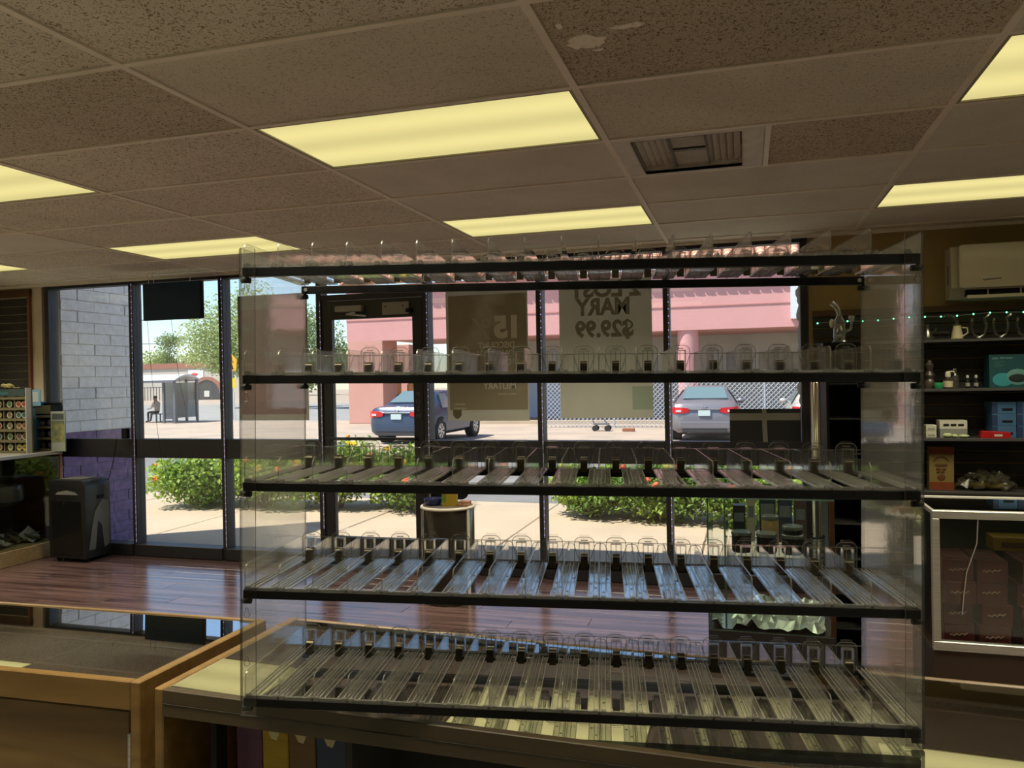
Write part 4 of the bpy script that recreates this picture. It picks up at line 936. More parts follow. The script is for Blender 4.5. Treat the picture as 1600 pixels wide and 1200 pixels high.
# seated person: one skinned body
def person(loc, rz):
    J = {'pelvis': (0, 0, 0.55), 'belly': (0.0, 0.02, 0.72), 'chest': (0, 0.05, 0.93), 'neck': (0, 0.08, 1.08), 'head': (0, 0.13, 1.20), 'crown': (0, 0.12, 1.29)}
    V = []; E_ = []; Rr = []; idx = {}
    def v(nm, p, r_): idx[nm] = len(V); V.append(p); Rr.append(r_)
    v('pelvis', J['pelvis'], (0.15, 0.12)); v('belly', J['belly'], (0.14, 0.11)); v('chest', J['chest'], (0.165, 0.12)); v('neck', J['neck'], (0.055, 0.055)); v('head', J['head'], (0.078, 0.095)); v('crown', J['crown'], (0.06, 0.075))
    E_ += [('pelvis', 'belly'), ('belly', 'chest'), ('chest', 'neck'), ('neck', 'head'), ('head', 'crown')]
    for s, nm in ((1, 'l'), (-1, 'r')):
        v('hip'+nm, (s*0.10, 0.06, 0.53), (0.085, 0.085)); v('knee'+nm, (s*0.13, 0.46, 0.52), (0.062, 0.062)); v('ankle'+nm, (s*0.14, 0.50+0.06*s, 0.10), (0.042, 0.042)); v('toe'+nm, (s*0.15, 0.66+0.06*s, 0.05), (0.04, 0.03))
        v('shoulder'+nm, (s*0.19, 0.05, 1.00), (0.062, 0.062)); v('elbow'+nm, (s*0.24, 0.14, 0.76), (0.045, 0.045)); v('wrist'+nm, (s*0.16, 0.36, 0.74+0.05*s), (0.03, 0.03)); v('palm'+nm, (s*0.14, 0.43, 0.75+0.05*s), (0.032, 0.02))
        E_ += [('pelvis', 'hip'+nm), ('hip'+nm, 'knee'+nm), ('knee'+nm, 'ankle'+nm), ('ankle'+nm, 'toe'+nm), ('chest', 'shoulder'+nm), ('shoulder'+nm, 'elbow'+nm), ('elbow'+nm, 'wrist'+nm), ('wrist'+nm, 'palm'+nm)]
        for k in range(5):
            o_ = (k-2)*0.018; ln = (0.05, 0.075, 0.085, 0.078, 0.06)[k]
            v('f%d%s' % (k, nm), (s*0.14+o_*1.1, 0.43+ln, 0.745+0.05*s-0.01*abs(k-2)), (0.009, 0.009)); E_.append(('palm'+nm, 'f%d%s' % (k, nm)))
    me = bpy.data.meshes.new('person'); me.from_pydata(V, [(idx[a_], idx[c_]) for a_, c_ in E_], [])
    ob = bpy.data.objects.new('person_src', me); col.objects.link(ob)
    md = ob.modifiers.new('skin', 'SKIN'); md.use_smooth_shade = True
    for i, sv in enumerate(me.skin_vertices[0].data): sv.radius = Rr[i]; sv.use_root = (i == 0)
    ob.modifiers.new('sub', 'SUBSURF').levels = 1
    dg = bpy.context.evaluated_depsgraph_get(); res = bpy.data.meshes.new_from_object(ob.evaluated_get(dg)); bpy.data.objects.remove(ob)
    for m in (mat('skin_tone', (0.36, 0.20, 0.13), 0.6), mat('pale_shirt', (0.62, 0.52, 0.44), 0.9), mat('dark_trousers', (0.05, 0.05, 0.06), 0.9), mat('dark_shoe', (0.03, 0.025, 0.02), 0.7)): res.materials.append(m)
    for p_ in res.polygons:
        c = p_.center
        p_.use_smooth = True
        if c.z > 1.06: p_.material_index = 0
        elif c.y > 0.30 and c.z > 0.62: p_.material_index = 0
        elif c.z > 0.60: p_.material_index = 1
        elif c.z < 0.10: p_.material_index = 3
        else: p_.material_index = 2
    o = bpy.data.objects.new('person', res); col.objects.link(o); o.location = loc; o.rotation_euler = (0, 0, rz)
    tag(o, 'person in a pale shirt and dark trousers seated at the bus shelter', 'person')
    hr = MB().ball((0, 0.115, 1.275), 0.098, 12, 0, (0.92, 1.12, 0.72)); hr.build('hair', mat('dark_hair', (0.025, 0.018, 0.014), 0.8), o, smooth=True)
    fc = MB().ball((-0.032, 0.222, 1.225), 0.011, 6).ball((0.032, 0.222, 1.225), 0.011, 6); fc.build('eyes', mat('eye_dark', (0.02, 0.02, 0.02), 0.3), o)
    ns = MB().ball((0, 0.238, 1.198), 0.018, 6, 0, (0.8, 1, 1.4)).ball((-0.088, 0.12, 1.205), 0.022, 6, 0, (0.4, 1, 1.3)).ball((0.088, 0.12, 1.205), 0.022, 6, 0, (0.4, 1, 1.3)); ns.build('nose_and_ears', MATS['skin_tone'], o)
    MB().ball((0, 0.222, 1.158), 0.02, 6, 0, (1.3, 0.4, 0.35)).build('mouth', mat('lip_tone', (0.28, 0.10, 0.08), 0.6), o)
person((-28.15, 32.62, -0.39), R(88))

# pedestrian crossing sign
sg = empty('crossing_sign', (-25.4, 34.8, -0.36), 'yellow pedestrian crossing sign on a pale post near the street', 'sign')
MB().cyl((0, 0.05, -0.05), (0, 0.05, 3.45), 0.05, 10).build('post', mat('pale_post', (0.6, 0.6, 0.58), 0.5), sg)
MB().box(-0.13, 0.13, 0.03, 0.07, -0.05, 1.4).build('post_wrap', mat('pale_post', (0.6, 0.6, 0.58), 0.5), sg)
Msy = mat('sign_yellow', (0.85, 0.42, 0.02), 0.5)
pl = MB().prism([(-0.30, 2.50), (0.30, 2.50), (0.36, 3.05), (0.0, 3.45), (-0.36, 3.05)], 'y', -0.02, 0.0).build('plate', Msy, sg)
wk = MB(); wk.ball((0.02, -0.03, 3.20), 0.06, 8, 0, (1, 0.2, 1)); wk.prism([(-0.05, 2.88), (0.05, 2.88), (0.07, 3.13), (-0.03, 3.13)], 'y', -0.035, -0.02)
for q in ([(-0.04, 2.9), (0.02, 2.9), (-0.08, 2.58), (-0.14, 2.60)], [(-0.01, 2.9), (0.05, 2.9), (0.15, 2.60), (0.09, 2.57)], [(-0.03, 3.10), (0.0, 3.05), (-0.12, 2.88), (-0.16, 2.91)], [(0.04, 3.10), (0.07, 3.06), (0.17, 2.94), (0.14, 2.91)]): wk.prism(q, 'y', -0.033, -0.02)
wk.build('walking_figure', M_black, pl)
MB().box(-0.28, 0.28, -0.02, 0.0, 1.62, 2.12).build('lower_plate', mat('sign_lemon', (0.85, 0.60, 0.02), 0.5), sg)
# overhead wires
for k, (za, zb, yy) in enumerate(((9.3, 8.4, 70), (6.6, 6.3, 72))):
    pts = [(-90+70*i/12, yy, za+(zb-za)*i/12-0.5*math.sin(math.pi*i/12)) for i in range(13)]
    tag(MB().tube(pts, 0.035, 5).build('power_line', M_black), ('upper' if k == 0 else 'lower')+' overhead power line above the arched building', 'power line')
# litter on the lot
lt = empty('folding_cart', (-4.75, 26.6, -0.36), 'small grey folding cart left on the dusty lot', 'cart')
b = MB(); b.box(-0.25, 0.25, -0.15, 0.15, 0.22, 0.26); b.tube([(-0.25, 0, 0.24), (-0.38, 0, 0.62)], 0.02, 6); b.tube([(0.2, 0, 0.24), (0.05, 0, 0.45), (-0.3, 0, 0.5)], 0.02, 6); b.build('frame', M_shp, lt)
for x in (-0.2, 0.22):
    for y in (-0.14, 0.14): MB().cyl((x, y-0.02, 0.1), (x, y+0.02, 0.1), 0.10, 12).build('wheel', M_tyre, lt)
tag(MB().box(-0.2, 0.2, -0.1, 0.1, -0.02, 0.10).build('flat_litter', mat('rust_litter', (0.30, 0.12, 0.06), 0.9), bev=0.02), 'flat rusty scrap lying beside the folding cart', 'scrap').location = (-3.8, 26.4, -0.35)

# ================================================================== LEFT SIDE FURNITURE
ls = empty('glass_showcase', (-5.93, 5.66, 0), 'low glass showcase along the left wall beside the black portable air conditioner', 'showcase')
M_creamw = wood_mat('cream_base', srgb(150, 128, 92), srgb(172, 150, 112), 0.5, 3, 20)
LY = 2.0
MB().box(-0.55, 0.0, -LY, 0, 0, 0.13).build('base', M_creamw, ls, bev=0.004, seg=1)
MB().box(-0.02, 0.0, -0.022, 0, 0.13, 0.90).build('corner_post', wood_mat('orange_oak', srgb(150, 92, 50), srgb(170, 110, 62), 0.5, 3, 20), ls, bev=0.002, seg=1)
MB().box(-0.55, 0.01, -LY, 0, 0.895, 0.925).build('top_frame', M_alu, ls, bev=0.003, seg=1)
MB().box(-0.012, -0.006, -LY, -0.022, 0.13, 0.895).build('front_glass', M_caseglass, ls)
MB().box(-0.53, -0.03, -LY+0.02, -0.03, 0.50, 0.508).build('glass_shelf', M_caseglass, ls)
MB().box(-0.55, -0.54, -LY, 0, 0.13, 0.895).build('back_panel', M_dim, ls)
MB().box(-0.54, -0.02, -0.03, -0.022, 0.13, 0.895).build('end_panel', M_brown, ls)
random.seed(9)
tag(MB().lathe([(0.10, 0), (0.155, 0.02), (0.165, 0.05), (0.16, 0.12), (0.15, 0.15), (0.11, 0.155)], n=20, sy=0.85).build('clear_tub', clear('tub_plastic', (0.7, 0.72, 0.7), 0.1, 0.05, haze=0.3), smooth=True), 'clear plastic tub on the glass shelf inside the left showcase', 'tub').location = (-6.14, 5.25, 0.508)
cr = MB()
for k in range(60):
    x, y = random.uniform(-6.36, -6.06), random.uniform(4.75, 5.5); s = random.uniform(0.03, 0.07); q = Euler((random.uniform(-0.7, 0.7), random.uniform(-0.7, 0.7), random.uniform(0, 6.3))).to_matrix()
    cn = [q@Vector(c_) for c_ in ((-s, -s, 0), (s, -s, 0.02), (s, s, -0.01), (-s, s, 0.02))]; p = Vector((x, y, 0.1302+random.uniform(0, 0.02)-min(c_.z for c_ in cn))); cr.face([p+c_ for c_ in cn])
tag(cr.build('crumpled_paper', mat('grey_paper', (0.35, 0.35, 0.34), 0.8)), 'crumpled grey paper lining the floor of the left showcase', 'paper', kind='stuff')

# can display standing on the showcase
cd_ = empty('can_display', (-6.36, 5.36, 0.925), 'olive counter display with rows of round cans on the left showcase', 'display stand')
M_olive = mat('olive_card', srgb(92, 86, 62), 0.7); M_pale = mat('pale_plastic', srgb(170, 165, 150), 0.6)
MB().box(0, 0.375, 0.042, 0.055, 0, 0.56).build('back_board', M_olive, cd_)
MB().box(0.365, 0.373, -0.01, 0.045, 0, 0.57).build('side_board', M_pale, cd_)
MB().box(-0.01, 0.0, -0.01, 0.055, 0, 0.57).build('side_board', M_pale, cd_)
MB().box(0.105, 0.115, 0.0, 0.042, 0, 0.5).build('partition', M_olive, cd_)
MB().box(0.228, 0.240, 0.0, 0.042, 0, 0.5).build('partition', M_olive, cd_)
for k in range(6): MB().box(0, 0.365, -0.01, 0.042, 0.0+k*0.094, 0.022+k*0.094).build('shelf', M_olive, cd_)
hb = MB().box(0, 0.365, -0.015, 0.0, 0.50, 0.56).build('header', mat('header_dark', srgb(34, 52, 56), 0.6), cd_)
MB().box(0.02, 0.18, -0.017, -0.015, 0.515, 0.535).build('header_print', mat('header_teal', srgb(40, 86, 96), 0.6), hb)
cols_ = [srgb(176, 120, 70), srgb(80, 128, 70), srgb(60, 120, 128), srgb(170, 168, 130), srgb(190, 84, 40), srgb(64, 140, 80), srgb(196, 172, 40), srgb(150, 142, 110), srgb(110, 70, 52), srgb(150, 120, 96)]
CN = ['tan', 'green', 'teal', 'cream', 'orange', 'bright green', 'yellow', 'khaki', 'dark brown', 'taupe']
cols_ = [tuple(v*0.6 for v in c) for c in cols_]
for r_ in range(5):
    for c_, x in enumerate((0.05, 0.17, 0.2715, 0.3340)):
        cc = cols_[(r_*2+(c_ if c_ < 2 else 2)*3) % 10]
        t = empty('round_can', (-6.36+x, 5.37, 0.925+0.022+r_*0.094+0.0300), 'round can with a %s lid in the olive display' % CN[(r_*2+(c_ if c_ < 2 else 2)*3) % 10], 'can', 'cans in the olive display')
        MB().cyl((0, 0.0, 0), (0, 0.03, 0), 0.0301, 20).build('tin', mat('tin_dark', (0.08, 0.075, 0.06), 0.4, 0.4), t)
        lid = MB().cyl((0, -0.004, 0), (0, 0.0, 0), 0.024, 18).build('lid_label', mat('lid_%d' % ((r_*2+(c_ if c_ < 2 else 2)*3) % 10), cc, 0.5), t)
        MB().tube([(0.0265*math.cos(a_/16*2*math.pi), -0.003, 0.0265*math.sin(a_/16*2*math.pi)) for a_ in range(16)], 0.0034, 6, closed=True).build('lid_ring', M_pale, t)
        MB().box(-0.016, 0.016, -0.0055, -0.004, -0.004, 0.004).build('lid_print', mat('lid_print_dark', (0.03, 0.03, 0.03), 0.6), lid)
pt = tag(MB().build('x', M_pale) if False else empty('pale_leaves', (-6.26, 5.395, 1.484), 'pale dried bouquet lying on top of the olive can display', 'bouquet'))
lv = MB(); random.seed(8)
for k in range(16):
    a_ = random.uniform(0, 6.28); r_ = random.uniform(0, 0.06); lv.ball((0.02+r_*1.2*math.cos(a_), r_*0.4*math.sin(a_), 0.022+random.uniform(-0.004, 0.014)), 0.022, 8, 0, (1.2, 0.8, 0.8))
lv.build('blooms', mat('dry_bloom', srgb(130, 122, 78), 0.8), pt, smooth=True)
MB().tube([(0.05, 0, 0.015), (0.16, 0, 0.012)], 0.006, 6).build('stalk', M_stem, pt)
# blue-sided display with black trays and a picture card
bd_ = empty('tray_display', (-6.20, 5.58, 0.925), 'blue sided counter display with black trays and a picture card', 'display stand')
MB().box(0.0, 0.07, 0.0, 0.11, 0, 0.44).build('blue_side', mat('blue_card', srgb(38, 104, 150), 0.5), bd_)
MB().box(0.07, 0.25, 0.09, 0.11, 0, 0.43).build('back_board', M_black, bd_)
MB().box(0.245, 0.255, 0.0, 0.11, 0, 0.41).build('side_board', M_black, bd_)
for k in range(4):
    MB().box(0.07, 0.245, 0.0, 0.09, 0.0+k*0.1, 0.022+k*0.1).build('tray', mat('tray_olive', srgb(70, 66, 46), 0.6), bd_)
MB().box(0.07, 0.245, -0.01, 0.0, 0.335, 0.41).build('header', mat('header_olive', srgb(66, 66, 50), 0.6), bd_)
pc = MB().box(0.0, 0.142, -0.018, -0.010, 0.405, 0.552).build('pale_blue_card', mat('pale_blue_card', srgb(120, 164, 190), 0.5), bd_)
MB().box(0.0, 0.05, -0.010, 0.0, 0.405, 0.438).build('card_clip', M_pale, pc)
MB().box(0.012, 0.122, -0.0205, -0.018, 0.44, 0.532).build('card_print', mat('card_white', srgb(176, 190, 198), 0.5), pc)
pk2 = MB().box(0.246, 0.402, -0.010, 0.0, 0.0, 0.355).build('picture_card', mat('card_grey', srgb(150, 156, 150), 0.5), bd_)
MB().box(0.262, 0.390, -0.012, -0.010, 0.283, 0.335).build('title_print', mat('title_dark', srgb(70, 78, 80), 0.5), pk2)
MB().box(0.255, 0.394, -0.012, -0.010, 0.085, 0.272).build('photo_print', mat('photo_olive', srgb(150, 150, 90), 0.5, c2=srgb(84, 96, 84), scale=14), pk2)
for r_ in range(3):
    for c_ in range(2):
        t = empty('round_can', (-6.20+0.112+c_*0.088, 5.605, 0.925+0.022+r_*0.1+0.0325), 'round black can lying in the blue sided display', 'can', 'black cans in the blue sided display')
        MB().cyl((0, 0, 0), (0, 0.03, 0), 0.0326, 18).build('tin', mat('tin_black', (0.02, 0.02, 0.022), 0.4), t, bev=0.003)
        MB().cyl((0, -0.002, 0), (0, 0, 0), 0.022, 18).build('lid_label', mat('lid_violet', (0.05, 0.04, 0.06), 0.5), t)
# red dots LED on the slatwall edge trim
# portable air conditioner
pa = empty('portable_air_conditioner', (-5.575, 5.355, 0), 'black portable air conditioner standing by the window', 'air conditioner')
M_acb = mat('black_appliance', (0.012, 0.012, 0.013), 0.38)
pr = [(-0.195, 0.0)]+[(-0.195+0.02*(1-math.cos(a_*0.5*math.pi/4)), 0.60+0.07*math.sin(a_*0.5*math.pi/4)) for a_ in range(5)]+[(0.15+0.045*math.sin(a_*0.5*math.pi/4), 0.60+0.07*math.cos(a_*0.5*math.pi/4)) for a_ in range(5)]+[(0.195, 0.0)]
bo = MB().prism([(x, z+0.03) for x, z in pr], 'y', 0, 0.28).build('body', M_acb, pa, bev=0.012, smooth=True)
MB().box(-0.155, 0.155, -0.004, 0.004, 0.06, 0.52).build('front_panel', mat('black_gloss', (0.008, 0.008, 0.009), 0.22), pa, bev=0.004)
MB().prism([(-0.12, 0.575), (0.12, 0.575), (0.09, 0.598), (0.0, 0.612), (-0.09, 0.598)], 'y', -0.003, 0.004).build('air_outlet', mat('grey_outlet', (0.20, 0.20, 0.19), 0.4), pa)
MB().box(-0.12, 0.11, 0.05, 0.22, 0.699, 0.705).build('control_panel', mat('grey_panel', (0.13, 0.13, 0.12), 0.35), pa, bev=0.003)
MB().cyl((-0.03, -0.006, 0.50), (-0.03, 0.0, 0.50), 0.012, 10).build('badge', M_chrome, pa)
sv = MB().prism([(0.03, 0.10), (0.07, 0.30), (0.10, 0.42), (0.18, 0.52), (0.25, 0.50), (0.25, 0.12), (0.20, 0.10), (0.17, 0.30), (0.13, 0.34), (0.10, 0.10)], 'x', 0.193, 0.200).build('side_grille', mat('silver_plastic', (0.13, 0.13, 0.12), 0.35, 0.3), pa)
MB().box(0.194, 0.203, 0.13, 0.20, 0.53, 0.56).build('grip_recess', M_black, pa)
for x in (-0.14, 0.14):
    for y in (0.05, 0.23): MB().cyl((x-0.012, y, 0.018), (x+0.012, y, 0.018), 0.018, 12).build('caster', M_black, pa)
MB().tube([(0.175, 0.265, 0.62), (0.215, 0.305, 0.85), (0.235, 0.325, 1.03)], 0.003, 6).build('power_cord', M_black, pa)

# round drum with things on it, near the door
dm = empty('round_drum', (-1.955, 5.0, 0), 'round dark drum table with a white rim near the door', 'drum table')
MB().lathe([(0.172, 0.0), (0.178, 0.02), (0.178, 0.635), (0.175, 0.64)], n=40).build('drum_body', mat('dark_mirror', (0.05, 0.045, 0.035), 0.15, 0.5), dm, smooth=True)
MB().tube([(0.178*math.cos(a_/40*2*math.pi), 0.178*math.sin(a_/40*2*math.pi), 0.640) for a_ in range(40)], 0.011, 8, closed=True).build('rim', M_white, dm, smooth=True)
for a_ in (-158, -22): MB().box(0, 0.018, -0.012, 0.012, 0.0, 0.64).xf(Matrix.Rotation(R(a_), 4, 'Z') @ Matrix.Translation((0.166, 0, 0))).build('upright', M_white, dm)
MB().cyl((0, 0, 0.636), (0, 0, 0.644), 0.174, 36).build('drum_top', mat('drum_top_dark', (0.12, 0.10, 0.10), 0.4), dm)
bw = tag(MB().lathe([(0.034, 0.0), (0.056, 0.010), (0.065, 0.046), (0.059, 0.046), (0.046, 0.014), (0.001, 0.011)], n=24).build('blue_bowl', mat('navy_glaze', (0.02, 0.03, 0.12), 0.25), smooth=True), 'dark blue bowl on the round drum', 'bowl'); bw.location = (-2.062, 5.0, 0.6438)
yb = empty('snack_box', (-1.935, 4.985, 0.6438), 'small yellow green box on the round drum', 'box', rz=0.2)
MB().box(-0.05, 0.05, -0.03, 0.03, 0, 0.085).build('carton', mat('yellow_green_card', srgb(150, 130, 30), 0.6), yb, bev=0.002); MB().box(-0.05, -0.02, -0.031, -0.03, 0.03, 0.085).build('green_print', mat('green_print', srgb(90, 120, 30), 0.6), yb)
rb = tag(MB().box(-0.039, 0.039, -0.03, 0.03, 0, 0.018).box(-0.036, 0.039, -0.028, 0.028, 0.018, 0.034).build('packet_pile', mat('brick_packet', srgb(140, 80, 60), 0.6, c2=srgb(170, 140, 110), scale=30), bev=0.003), 'flat reddish packets on the round drum', 'packets'); rb.location = (-1.835, 5.0, 0.6438)
bp = tag(MB().prism(rrect(-2.372, -2.075, 0.565, 0.865, 0.06, 5, (0, 0, 0, 1)), 'y', YF+0.024, YF+0.032).build('black_decal', M_black), 'black sheet with a rounded corner on the lower pane behind the drum', 'decal')

# ================================================================== RIGHT SIDE
# wall air conditioner
ac = empty('wall_air_conditioner', (1.26, 5.72, 1.945), 'white wall mounted air conditioner above the black shelves', 'air conditioner')
M_acw = mat('ivory_plastic', (0.66, 0.64, 0.54), 0.22)
prf = [(0.0, 0.02), (0.0, 0.335), (-0.16, 0.335), (-0.195, 0.31), (-0.20, 0.08), (-0.19, 0.055), (-0.12, 0.02)]
MB().prism([(0.0, 0.0), (0.0, 0.33), (-0.15, 0.33), (-0.16, 0.07), (-0.10, 0.0)], 'x', -0.012, 0.83).build('housing', mat('ivory_housing', (0.50, 0.47, 0.38), 0.4), ac, bev=0.006)
fp = MB().prism(rrect(0.025, 0.86, 0.062, 0.335, 0.02, 4), 'y', -0.205, -0.158).build('front_panel', M_acw, ac, bev=0.012, smooth=True)
# script logo: a thin wavering stroke
import itertools
lg = [(0.155+0.004*k, -0.2068, 0.108+0.0015*k*0.2+0.006*math.sin(k*1.7)*(1.0 if k < 9 else 0.45)) for k in range(26)]
MB().tube(lg, 0.0018, 5).build('script_logo', M_black, fp)
MB().box(0.07, 0.83, -0.15, -0.04, 0.020, 0.055).build('air_slot', M_black, ac)
MB().prism([(-0.175, 0.0), (-0.17, 0.022), (-0.06, 0.004), (-0.06, -0.008)], 'x', 0.075, 0.85).build('louvre', M_acw, ac, bev=0.003)
for k in range(4): MB().box(0.19+k*0.18, 0.196+k*0.18, -0.16, -0.06, 0.01, 0.055).build('vane', M_acw, ac)
MB().box(-0.0135, -0.011, -0.10, -0.075, 0.10, 0.22).build('side_slot', mat('slot_dark', (0.12, 0.11, 0.07), 0.7), ac)

# shelves on the black wall
SH = [1.690, 1.384, 1.075, 0.745]
nm = ['top', 'upper middle', 'lower middle', 'lowest']
for k, z in enumerate(SH):
    t = empty('wall_shelf', (0.46, 5.70, z), 'black wall shelf, %s of the four under the air conditioner' % nm[k], 'shelf', 'black wall shelves')
    MB().box(0, 2.8, -0.24, 0.004, -0.018, 0).build('board', M_slat, t, bev=0.002, seg=1)
    MB().box(0, 2.8, -0.243, -0.24, -0.016, -0.002).build('edge_strip', mat('shelf_edge', (0.05, 0.05, 0.05), 0.4), t)
    for x in (0.5, 1.4, 2.3): MB().prism([(-0.004, -0.018), (-0.20, -0.018), (-0.004, -0.09)], 'x', x, x+0.012).build('bracket', M_black, t)
# green string lights
sl = empty('string_lights', (0.46, 5.60, 1.83), 'green string lights strung above the top wall shelf', 'string lights')
pts = [(0.092*k, 0.0, 0.004*math.sin(k*1.3)+0.0022*k-0.004) for k in range(22)]
MB().tube(pts, 0.0028, 5).build('cord', mat('cord_clear', (0.25, 0.27, 0.24), 0.5), sl)
M_grn = emit('green_led', (0.15, 1.0, 0.45), 2.5)
bu = MB().ball((0, 0, 0), 0.0055, 8).mesh('bulb', M_grn, smooth=True)
for p in pts: link('bulb', bu, sl, p)
# things on shelves (world positions)
M_clg = clear('pipe_glass', (0.72, 0.75, 0.72), 0.02, 0.10, haze=0.12, hazec=(0.5, 0.5, 0.46))
def glass_thing(name, loc, build, label, cat='glass pipe', group='glass pieces on the top wall shelf', m=None):
    t = empty(name, loc, label, cat, group); build(t, m or M_clg); return t
def pitcher(t, m):
    MB().lathe([(0.03, 0), (0.036, 0.005), (0.026, 0.06), (0.022, 0.085), (0.026, 0.09)], n=16).build('bowl', mat('cream_glass', (0.55, 0.50, 0.32), 0.3), t, smooth=True)
    MB().tube([(0.026, 0, 0.075), (0.058, 0, 0.07), (0.06, 0, 0.04), (0.032, 0, 0.02)], 0.005, 6).build('handle', mat('cream_glass', (0.55, 0.50, 0.32), 0.3), t, smooth=True)
    MB().tube([(0, 0, 0.085), (0, 0, 0.12), (-0.03, 0, 0.15), (-0.07, 0, 0.155)], [0.012, 0.012, 0.011, 0.009], 8).build('neck', m, t, smooth=True)
def ushape(t, m):
    MB().tube([(-0.035, 0, 0.13), (-0.042, 0, 0.08), (-0.03, 0, 0.03), (0, 0, 0.008), (0.03, 0, 0.03), (0.042, 0, 0.08), (0.03, 0, 0.13), (0.06, 0, 0.15)], 0.009, 8).build('bent_tube', m, t, smooth=True)
    MB().lathe([(0.02, 0), (0.022, 0.006), (0.006, 0.01)], n=12).build('foot', m, t)
def beaker(t, m):
    MB().lathe([(0.03, 0), (0.034, 0.006), (0.024, 0.05), (0.012, 0.07), (0.012, 0.10), (0.016, 0.104)], n=16).build('flask', m, t, smooth=True)
    MB().tube([(0.02, 0, 0.045), (0.045, 0, 0.06), (0.05, 0, 0.075)], 0.006, 6).build('spout', m, t, smooth=True)
ZS1 = SH[0]
glass_thing('glass_piece', (1.11, 5.56, ZS1), beaker, 'squat clear beaker at the rack end of the top wall shelf')
glass_thing('glass_piece', (1.19, 5.58, ZS1), lambda t, m: (MB().box(-0.05, 0.05, -0.02, 0.02, 0, 0.012).build('tray', m, t), MB().tube([(-0.045, 0, 0.01), (-0.045, 0, 0.05), (0.045, 0, 0.05), (0.045, 0, 0.01)], 0.006, 6).build('rail', m, t)), 'low clear rack shaped piece beside the cream pitcher')
glass_thing('cream_pitcher', (1.275, 5.55, ZS1), pitcher, 'cream pitcher shaped pipe with a handle on the top wall shelf')
glass_thing('bent_glass_pipe', (1.40, 5.56, ZS1), ushape, 'u shaped clear pipe next to the cream pitcher')
glass_thing('bent_glass_pipe', (1.52, 5.56, ZS1), ushape, 'second u shaped clear pipe from the cream pitcher')
glass_thing('bent_glass_pipe', (1.65, 5.56, ZS1), ushape, 'third u shaped clear pipe from the cream pitcher')
Z2 = SH[1]
fg = empty('dark_figurine', (1.115, 5.55, Z2), 'dark knobbly figurine bottle on the upper middle wall shelf', 'figurine')
MB().lathe([(0.03, 0), (0.034, 0.04), (0.022, 0.06), (0.03, 0.085), (0.016, 0.11), (0.022, 0.13), (0.026, 0.15), (0.012, 0.17)], n=14).build('figure', mat('dark_glaze', (0.05, 0.035, 0.03), 0.3), fg, smooth=True); MB().ball((0, 0, 0.175), 0.014, 8).build('stopper', M_chrome, fg)
gn = empty('green_pot', (1.155, 5.50, Z2), 'small green pot on the upper middle wall shelf', 'pot'); MB().lathe([(0.024, 0), (0.03, 0.02), (0.028, 0.032)], n=14).build('pot', mat('green_glaze', (0.02, 0.20, 0.08), 0.4), gn, smooth=True); MB().cyl((0, 0, 0.032), (0, 0, 0.038), 0.026, 14).build('lid', mat('green_lid', (0.03, 0.26, 0.10), 0.4), gn)
pbt = empty('pump_bottle', (1.215, 5.53, Z2), 'dark bottle with a cream pump on the upper middle wall shelf', 'bottle')
MB().lathe([(0.026, 0), (0.028, 0.004), (0.028, 0.055), (0.014, 0.066), (0.012, 0.072)], n=16).build('bottle', mat('amber_dark', (0.03, 0.022, 0.012), 0.3), pbt, smooth=True)
MB().lathe([(0.0285, 0.008), (0.0286, 0.048)], n=16).build('wrap_label', mat('label_offwhite', (0.42, 0.38, 0.26), 0.6), pbt)
pu = MB().lathe([(0.013, 0.072), (0.016, 0.074), (0.015, 0.10), (0.006, 0.106)], n=12).build('pump_head', mat('pump_cream', (0.55, 0.52, 0.42), 0.4), pbt); MB().tube([(0, 0, 0.104), (0.03, 0, 0.106), (0.036, 0, 0.100)], 0.005, 6).build('nozzle', mat('pump_cream', (0.55, 0.52, 0.42), 0.4), pu)
jb = empty('clear_bottle', (1.262, 5.56, Z2), 'clear round bottle beside the cream pump bottle', 'bottle'); MB().lathe([(0.02, 0), (0.024, 0.02), (0.022, 0.08), (0.010, 0.095), (0.010, 0.112)], n=14).build('bottle', M_clg, jb, smooth=True); MB().cyl((0, 0, 0.112), (0, 0, 0.125), 0.012, 12).build('cap', M_chrome, jb)
for k, x in enumerate((1.325, 1.372)):
    t = empty('dropper_bottle', (x, 5.53, Z2), 'small black dropper bottle, %s the teal box' % ('second from' if k == 0 else 'next to'), 'bottle', 'dropper bottles')
    MB().lathe([(0.012, 0), (0.013, 0.05), (0.007, 0.058), (0.007, 0.062)], n=12).build('bottle', M_black, t, smooth=True); MB().lathe([(0.007, 0.062), (0.009, 0.066), (0.007, 0.082)], n=10).build('cap', mat('cap_grey', (0.45, 0.44, 0.40), 0.4), t)
    MB().lathe([(0.0132, 0.012), (0.0133, 0.034)], n=12).build('wrap_label', mat('label_greyish', (0.24, 0.23, 0.20), 0.6), t)
tbx = empty('teal_box', (1.445, 5.53, Z2), 'teal box with a picture of round dishes on the upper middle wall shelf', 'box')
MB().box(0, 0.228, 0, 0.12, 0, 0.205).build('carton', mat('teal_card', srgb(12, 66, 72), 0.5), tbx, bev=0.002)
for k_, (xa, xb, za) in enumerate(((0.018, 0.05, 0.176), (0.06, 0.086, 0.178), (0.09, 0.128, 0.177), (0.03, 0.085, 0.160), (0.03, 0.062, 0.150), (0.03, 0.085, 0.140), (0.03, 0.07, 0.130))):
    MB().box(xa, xb, -0.0012, 0, za, za+(0.011 if k_ < 3 else 0.0025)).build('blurred_print', mat('print_mint_dim', srgb(70, 110, 108), 0.6), tbx)
MB().box(0.192, 0.215, -0.0015, 0, 0.172, 0.196).build('corner_mark', mat('print_mint', srgb(130, 170, 168), 0.6), tbx)
